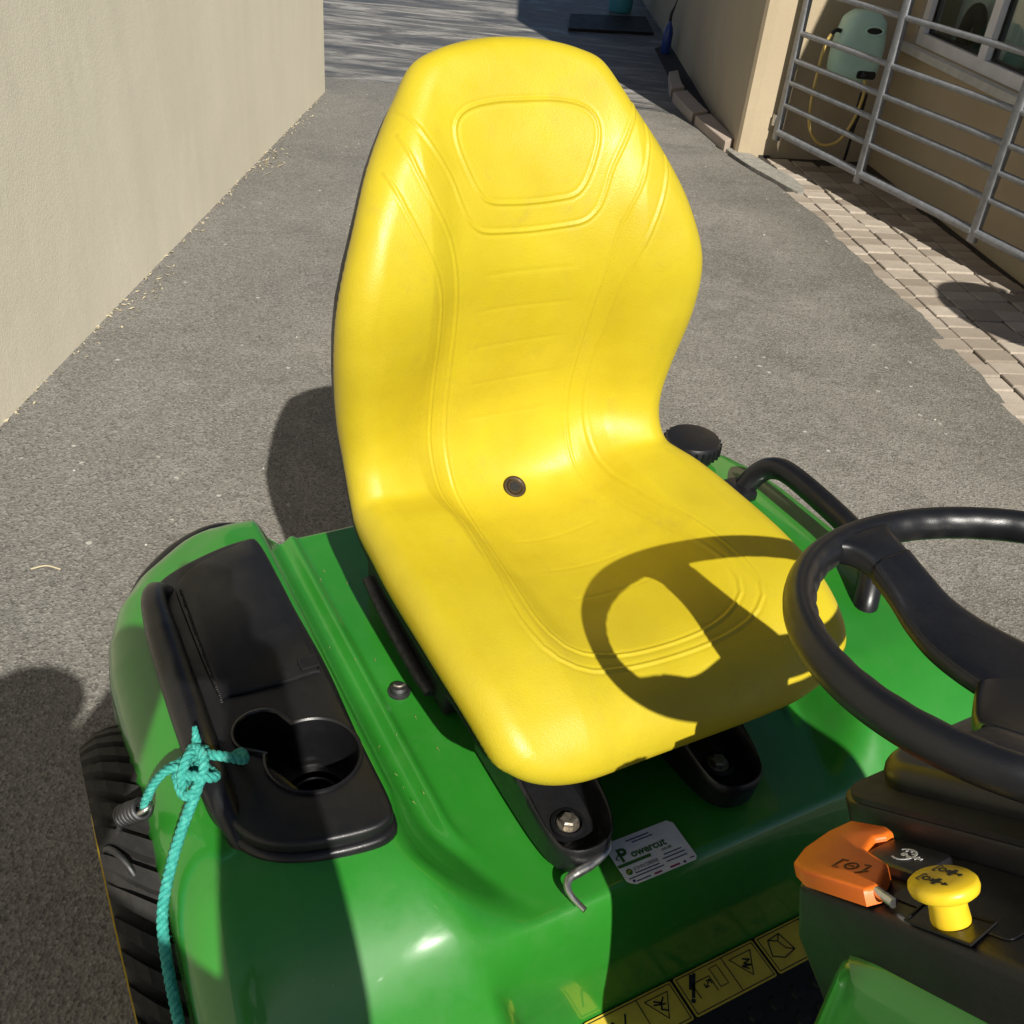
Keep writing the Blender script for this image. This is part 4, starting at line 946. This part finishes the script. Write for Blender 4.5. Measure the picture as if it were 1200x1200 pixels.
# ============================================================ ROPE AND HOOK (local tractor coordinates, placed in the world)
TM = Matrix.Translation(TR.location) @ Matrix.Rotation(R(-59), 4, 'Z')
def wpt(P): return [tuple(TM @ Vector(p)) for p in P]
rp = empty('rope', tuple(TM @ Vector((-.73, -.52, .63)))); tag(rp, 'turquoise braided rope knotted round the black rail by the cup holder', 'rope')
def rpart(name, P, r_, n, cl=False):
    W_ = cr([tuple(Vector(q)-rp.location) for q in wpt(P)], n*2, cl); T_, A_, B_ = frames(W_, cl); mb = MB()
    L_ = np.r_[0, np.cumsum(np.linalg.norm(np.diff(W_, axis=0), axis=1))]; tot = L_[-1]+(np.linalg.norm(W_[0]-W_[-1]) if cl else 0)
    tw_ = max(1, round(tot/.021))*2*np.pi/tot; rr = np.full(len(W_), r_) if np.isscalar(r_) else np.interp(np.linspace(0, 1, len(W_)), np.linspace(0, 1, len(r_)), r_)
    for k in range(3):
        ph_ = L_*tw_+k*2*np.pi/3; off = (rr*.50)[:, None]*(np.cos(ph_)[:, None]*A_+np.sin(ph_)[:, None]*B_)
        mb.add(*tube(W_+off, list(rr*.56), 9, cl))
    if name in ('hanging_length', 'tail', 'short_length'):     # loose fibres
        for _ in range(int(tot*420)):
            i = rng.integers(2, len(W_)-2); a = rng.uniform(0, 6.28); d = math.cos(a)*A_[i]+math.sin(a)*B_[i]; p0 = W_[i]+d*rr[i]*.9; p1 = p0+d*rng.uniform(.001, .0035)+T_[i]*rng.normal()*.004
            mb.add([p0, p0+T_[i]*.0004, p1], [(0, 1, 2)])
    return mb.build(name, 'rope', rp, True)
rpart('hanging_length', [(-.722, -.508, .660), (-.712, -.514, .661), (-.7015, -.5225, .652), (-.690, -.5408, .622), (-.668, -.561, .592), (-.638, -.578, .566), (-.602, -.584, .540), (-.562, -.586, .507), (-.530, -.588, .465), (-.505, -.59, .40), (-.495, -.59, .30)], .0058, 150)
rpart('loop', [(-.742, -.508, .664), (-.724, -.492, .674), (-.716, -.478, .672), (-.722, -.466, .658), (-.746, -.464, .642), (-.760, -.474, .622), (-.758, -.500, .614), (-.750, -.522, .618), (-.742, -.534, .640), (-.738, -.526, .660)], .0054, 80, True)
rpart('knot_turn', [(-.752, -.520, .652), (-.746, -.512, .672), (-.728, -.506, .678), (-.710, -.510, .672), (-.702, -.522, .658), (-.708, -.532, .648), (-.726, -.534, .650), (-.742, -.530, .656)], .0054, 80, True)
rpart('knot_turn', [(-.736, -.534, .648), (-.722, -.530, .664), (-.708, -.516, .670), (-.706, -.502, .664), (-.718, -.498, .654), (-.736, -.506, .648), (-.744, -.522, .644)], .0054, 80, True)
rpart('knot_turn', [(-.748, -.500, .660), (-.736, -.516, .676), (-.722, -.528, .672), (-.716, -.532, .656), (-.728, -.524, .646), (-.744, -.508, .648)], .0052, 70, True)
rpart('tail', [(-.738, -.512, .664), (-.750, -.508, .672), (-.760, -.506, .688)], [.0058, .005, .0025], 20)
rpart('short_length', [(-.738, -.520, .660), (-.744, -.536, .656), (-.746, -.552, .642), (-.7475, -.563, .622), (-.748, -.568, .606)], .0050, 50)
rpart('short_length', [(-.730, -.524, .662), (-.736, -.540, .662), (-.738, -.556, .646), (-.740, -.568, .622), (-.744, -.571, .604)], .0044, 50)
# coil spring hook at the fender lip
hk = empty('spring_hook', tuple(TM @ Vector((-.758, -.582, .58)))); tag(hk, 'grey coil spring hook at the fender edge holding the rope end', 'hook')
th = np.linspace(0, 2*np.pi*6, 150); ax_ = np.array((-.022, -.020, -.028)); ax_ /= np.linalg.norm(ax_)
x1 = np.cross(ax_, (0, 0, 1)); x1 /= np.linalg.norm(x1); x2 = np.cross(ax_, x1); st0 = np.array((-.745, -.572, .604))
coil = [tuple(st0+ax_*(t*.0011)+.0095*(math.cos(t)*x1+math.sin(t)*x2)) for t in th]
def hpart(name, P, r_, m_, **k): return obj(name, *tube([tuple(Vector(q)-hk.location) for q in wpt(P)], r_, 10, **k), m_, hk, True, 60)
hpart('coil', coil, .0036, 'spring')
hpart('eye', [tuple(st0+.008*(math.cos(a)*ax_+math.sin(a)*x1)-ax_*.004) for a in np.linspace(0, 2*np.pi, 24, endpoint=False)], .0028, 'zinc', closed=True)
hpart('lower_ring', [(-.735+.026*math.cos(a), -.605+.012*math.cos(a), .53+.024*math.sin(a)) for a in np.linspace(0, 2*np.pi, 32, endpoint=False)], .0035, 'spring', closed=True)
hpart('stem', [tuple(st0+ax_*.040), (-.765, -.600, .555), (-.758, -.610, .535)], .0034, 'spring', n=16)

# ============================================================ PHOTOGRAPHER (behind the camera; throws the shadow over the fender)
pr = empty('person', (0, -.5, 0)); tag(pr, 'person in a dark jumper and jeans holding up a phone behind the viewpoint', 'person')
def skin(name, V, E, rad, m_, root=0, parent=None, sub=2):
    me = bpy.data.meshes.new(name); me.from_pydata([(x, y+.5, z) for x, y, z in V], E, []); o = bpy.data.objects.new(name, me); C.objects.link(o); o.parent = parent
    sk = o.modifiers.new('skin', 'SKIN'); sk.use_smooth_shade = True
    for i, r_ in enumerate(rad): me.skin_vertices[0].data[i].radius = r_ if isinstance(r_, tuple) else (r_, r_)
    me.skin_vertices[0].data[root].use_root = True
    sb2 = o.modifiers.new('sub', 'SUBSURF'); sb2.levels = sb2.render_levels = sub
    me.materials.append(MT[m_]); return o
HX = -.20
BV = [(-.14, -.52, .98), (-.14, -.52, 1.12), (-.13, -.50, 1.28), (-.13, -.49, 1.40), (-.15, -.48, 1.50), (HX, -.46, 1.54), (HX, -.46, 1.61), (HX, -.46, 1.655),
      (.04, -.48, 1.41), (.15, -.28, 1.12), (.10, -.17, 1.33), (.075, -.085, 1.46), (.062, -.05, 1.50),
      (-.37, -.48, 1.45), (-.25, -.28, 1.18), (-.13, -.16, 1.33), (-.085, -.085, 1.45), (-.066, -.05, 1.50),
      (-.04, -.52, .92), (-.02, -.50, .50), (-.01, -.53, .10), (-.01, -.42, .03), (-.24, -.52, .92), (-.28, -.50, .50), (-.30, -.53, .10), (-.30, -.42, .03)]
BE = [(0, 1), (1, 2), (2, 3), (3, 4), (4, 5), (5, 6), (6, 7), (3, 8), (8, 9), (9, 10), (10, 11), (11, 12), (3, 13), (13, 14), (14, 15), (15, 16), (16, 17), (0, 18), (18, 19), (19, 20), (20, 21), (0, 22), (22, 23), (23, 24), (24, 25)]
BR = [(.19, .13), (.19, .12), (.20, .13), (.15, .10), .055, (.075, .085), (.08, .095), (.05, .06), .07, .088, .062, .034, .036, .08, .085, .068, .052, .046, .09, .062, .045, .04, .09, .062, .045, .04]
skin('body', BV, BE, BR, 'cloth', 0, pr)
skin('hair', [(HX, -.48, 1.58), (HX, -.485, 1.64), (HX, -.475, 1.68)], [(0, 1), (1, 2)], [.115, .118, .075], 'hair', 0, pr)
for sx in (-1, 1):
    for k in range(4):
        z_ = 1.475+.018*k
        skin('finger', [(sx*.062, -.055, z_), (sx*.052, -.035, z_+.004), (sx*.041, -.024, z_+.006), (sx*.030, -.026, z_+.006)], [(0, 1), (1, 2), (2, 3)], [.009, .0085, .008, .007], 'skin', 0, pr, 1)
    skin('thumb', [(sx*.058, -.06, 1.46), (sx*.045, -.05, 1.475), (sx*.030, -.044, 1.485)], [(0, 1), (1, 2)], [.011, .010, .008], 'skin', 0, pr, 1)
ph = obj('phone', *bbox(-.037, .037, -.0045, .0045, -.078, .078, .004), 'black_satin'); ph.location = (0, -.032, 1.505); ph.rotation_euler = (R(-20), 0, 0); tag(ph, 'black phone held upright in both hands behind the viewpoint', 'phone')

mb = MB()
for _ in range(45):
    u_, v_ = rng.uniform(-1.15, -.62), rng.choice([-1, 1])*rng.uniform(.215, .290); L_ = rng.uniform(.003, .011); a = rng.uniform(0, 6.28)
    p_ = Vector((u_, v_, .5345 if abs(v_) > .25 else .5275)); q_ = p_+Vector((math.cos(a)*L_, math.sin(a)*L_*.4, rng.uniform(-.001, .003)))
    W_ = [TM @ p_, TM @ (p_+Vector((.0006, .0008, .0006))), TM @ q_]; mb.add([tuple(x) for x in W_], [(0, 1, 2)])
gc_ = mb.build('grass_clippings', 'clip'); tag(gc_, 'dry grass clippings lying in the groove of the green deck', 'clippings', kind='stuff')
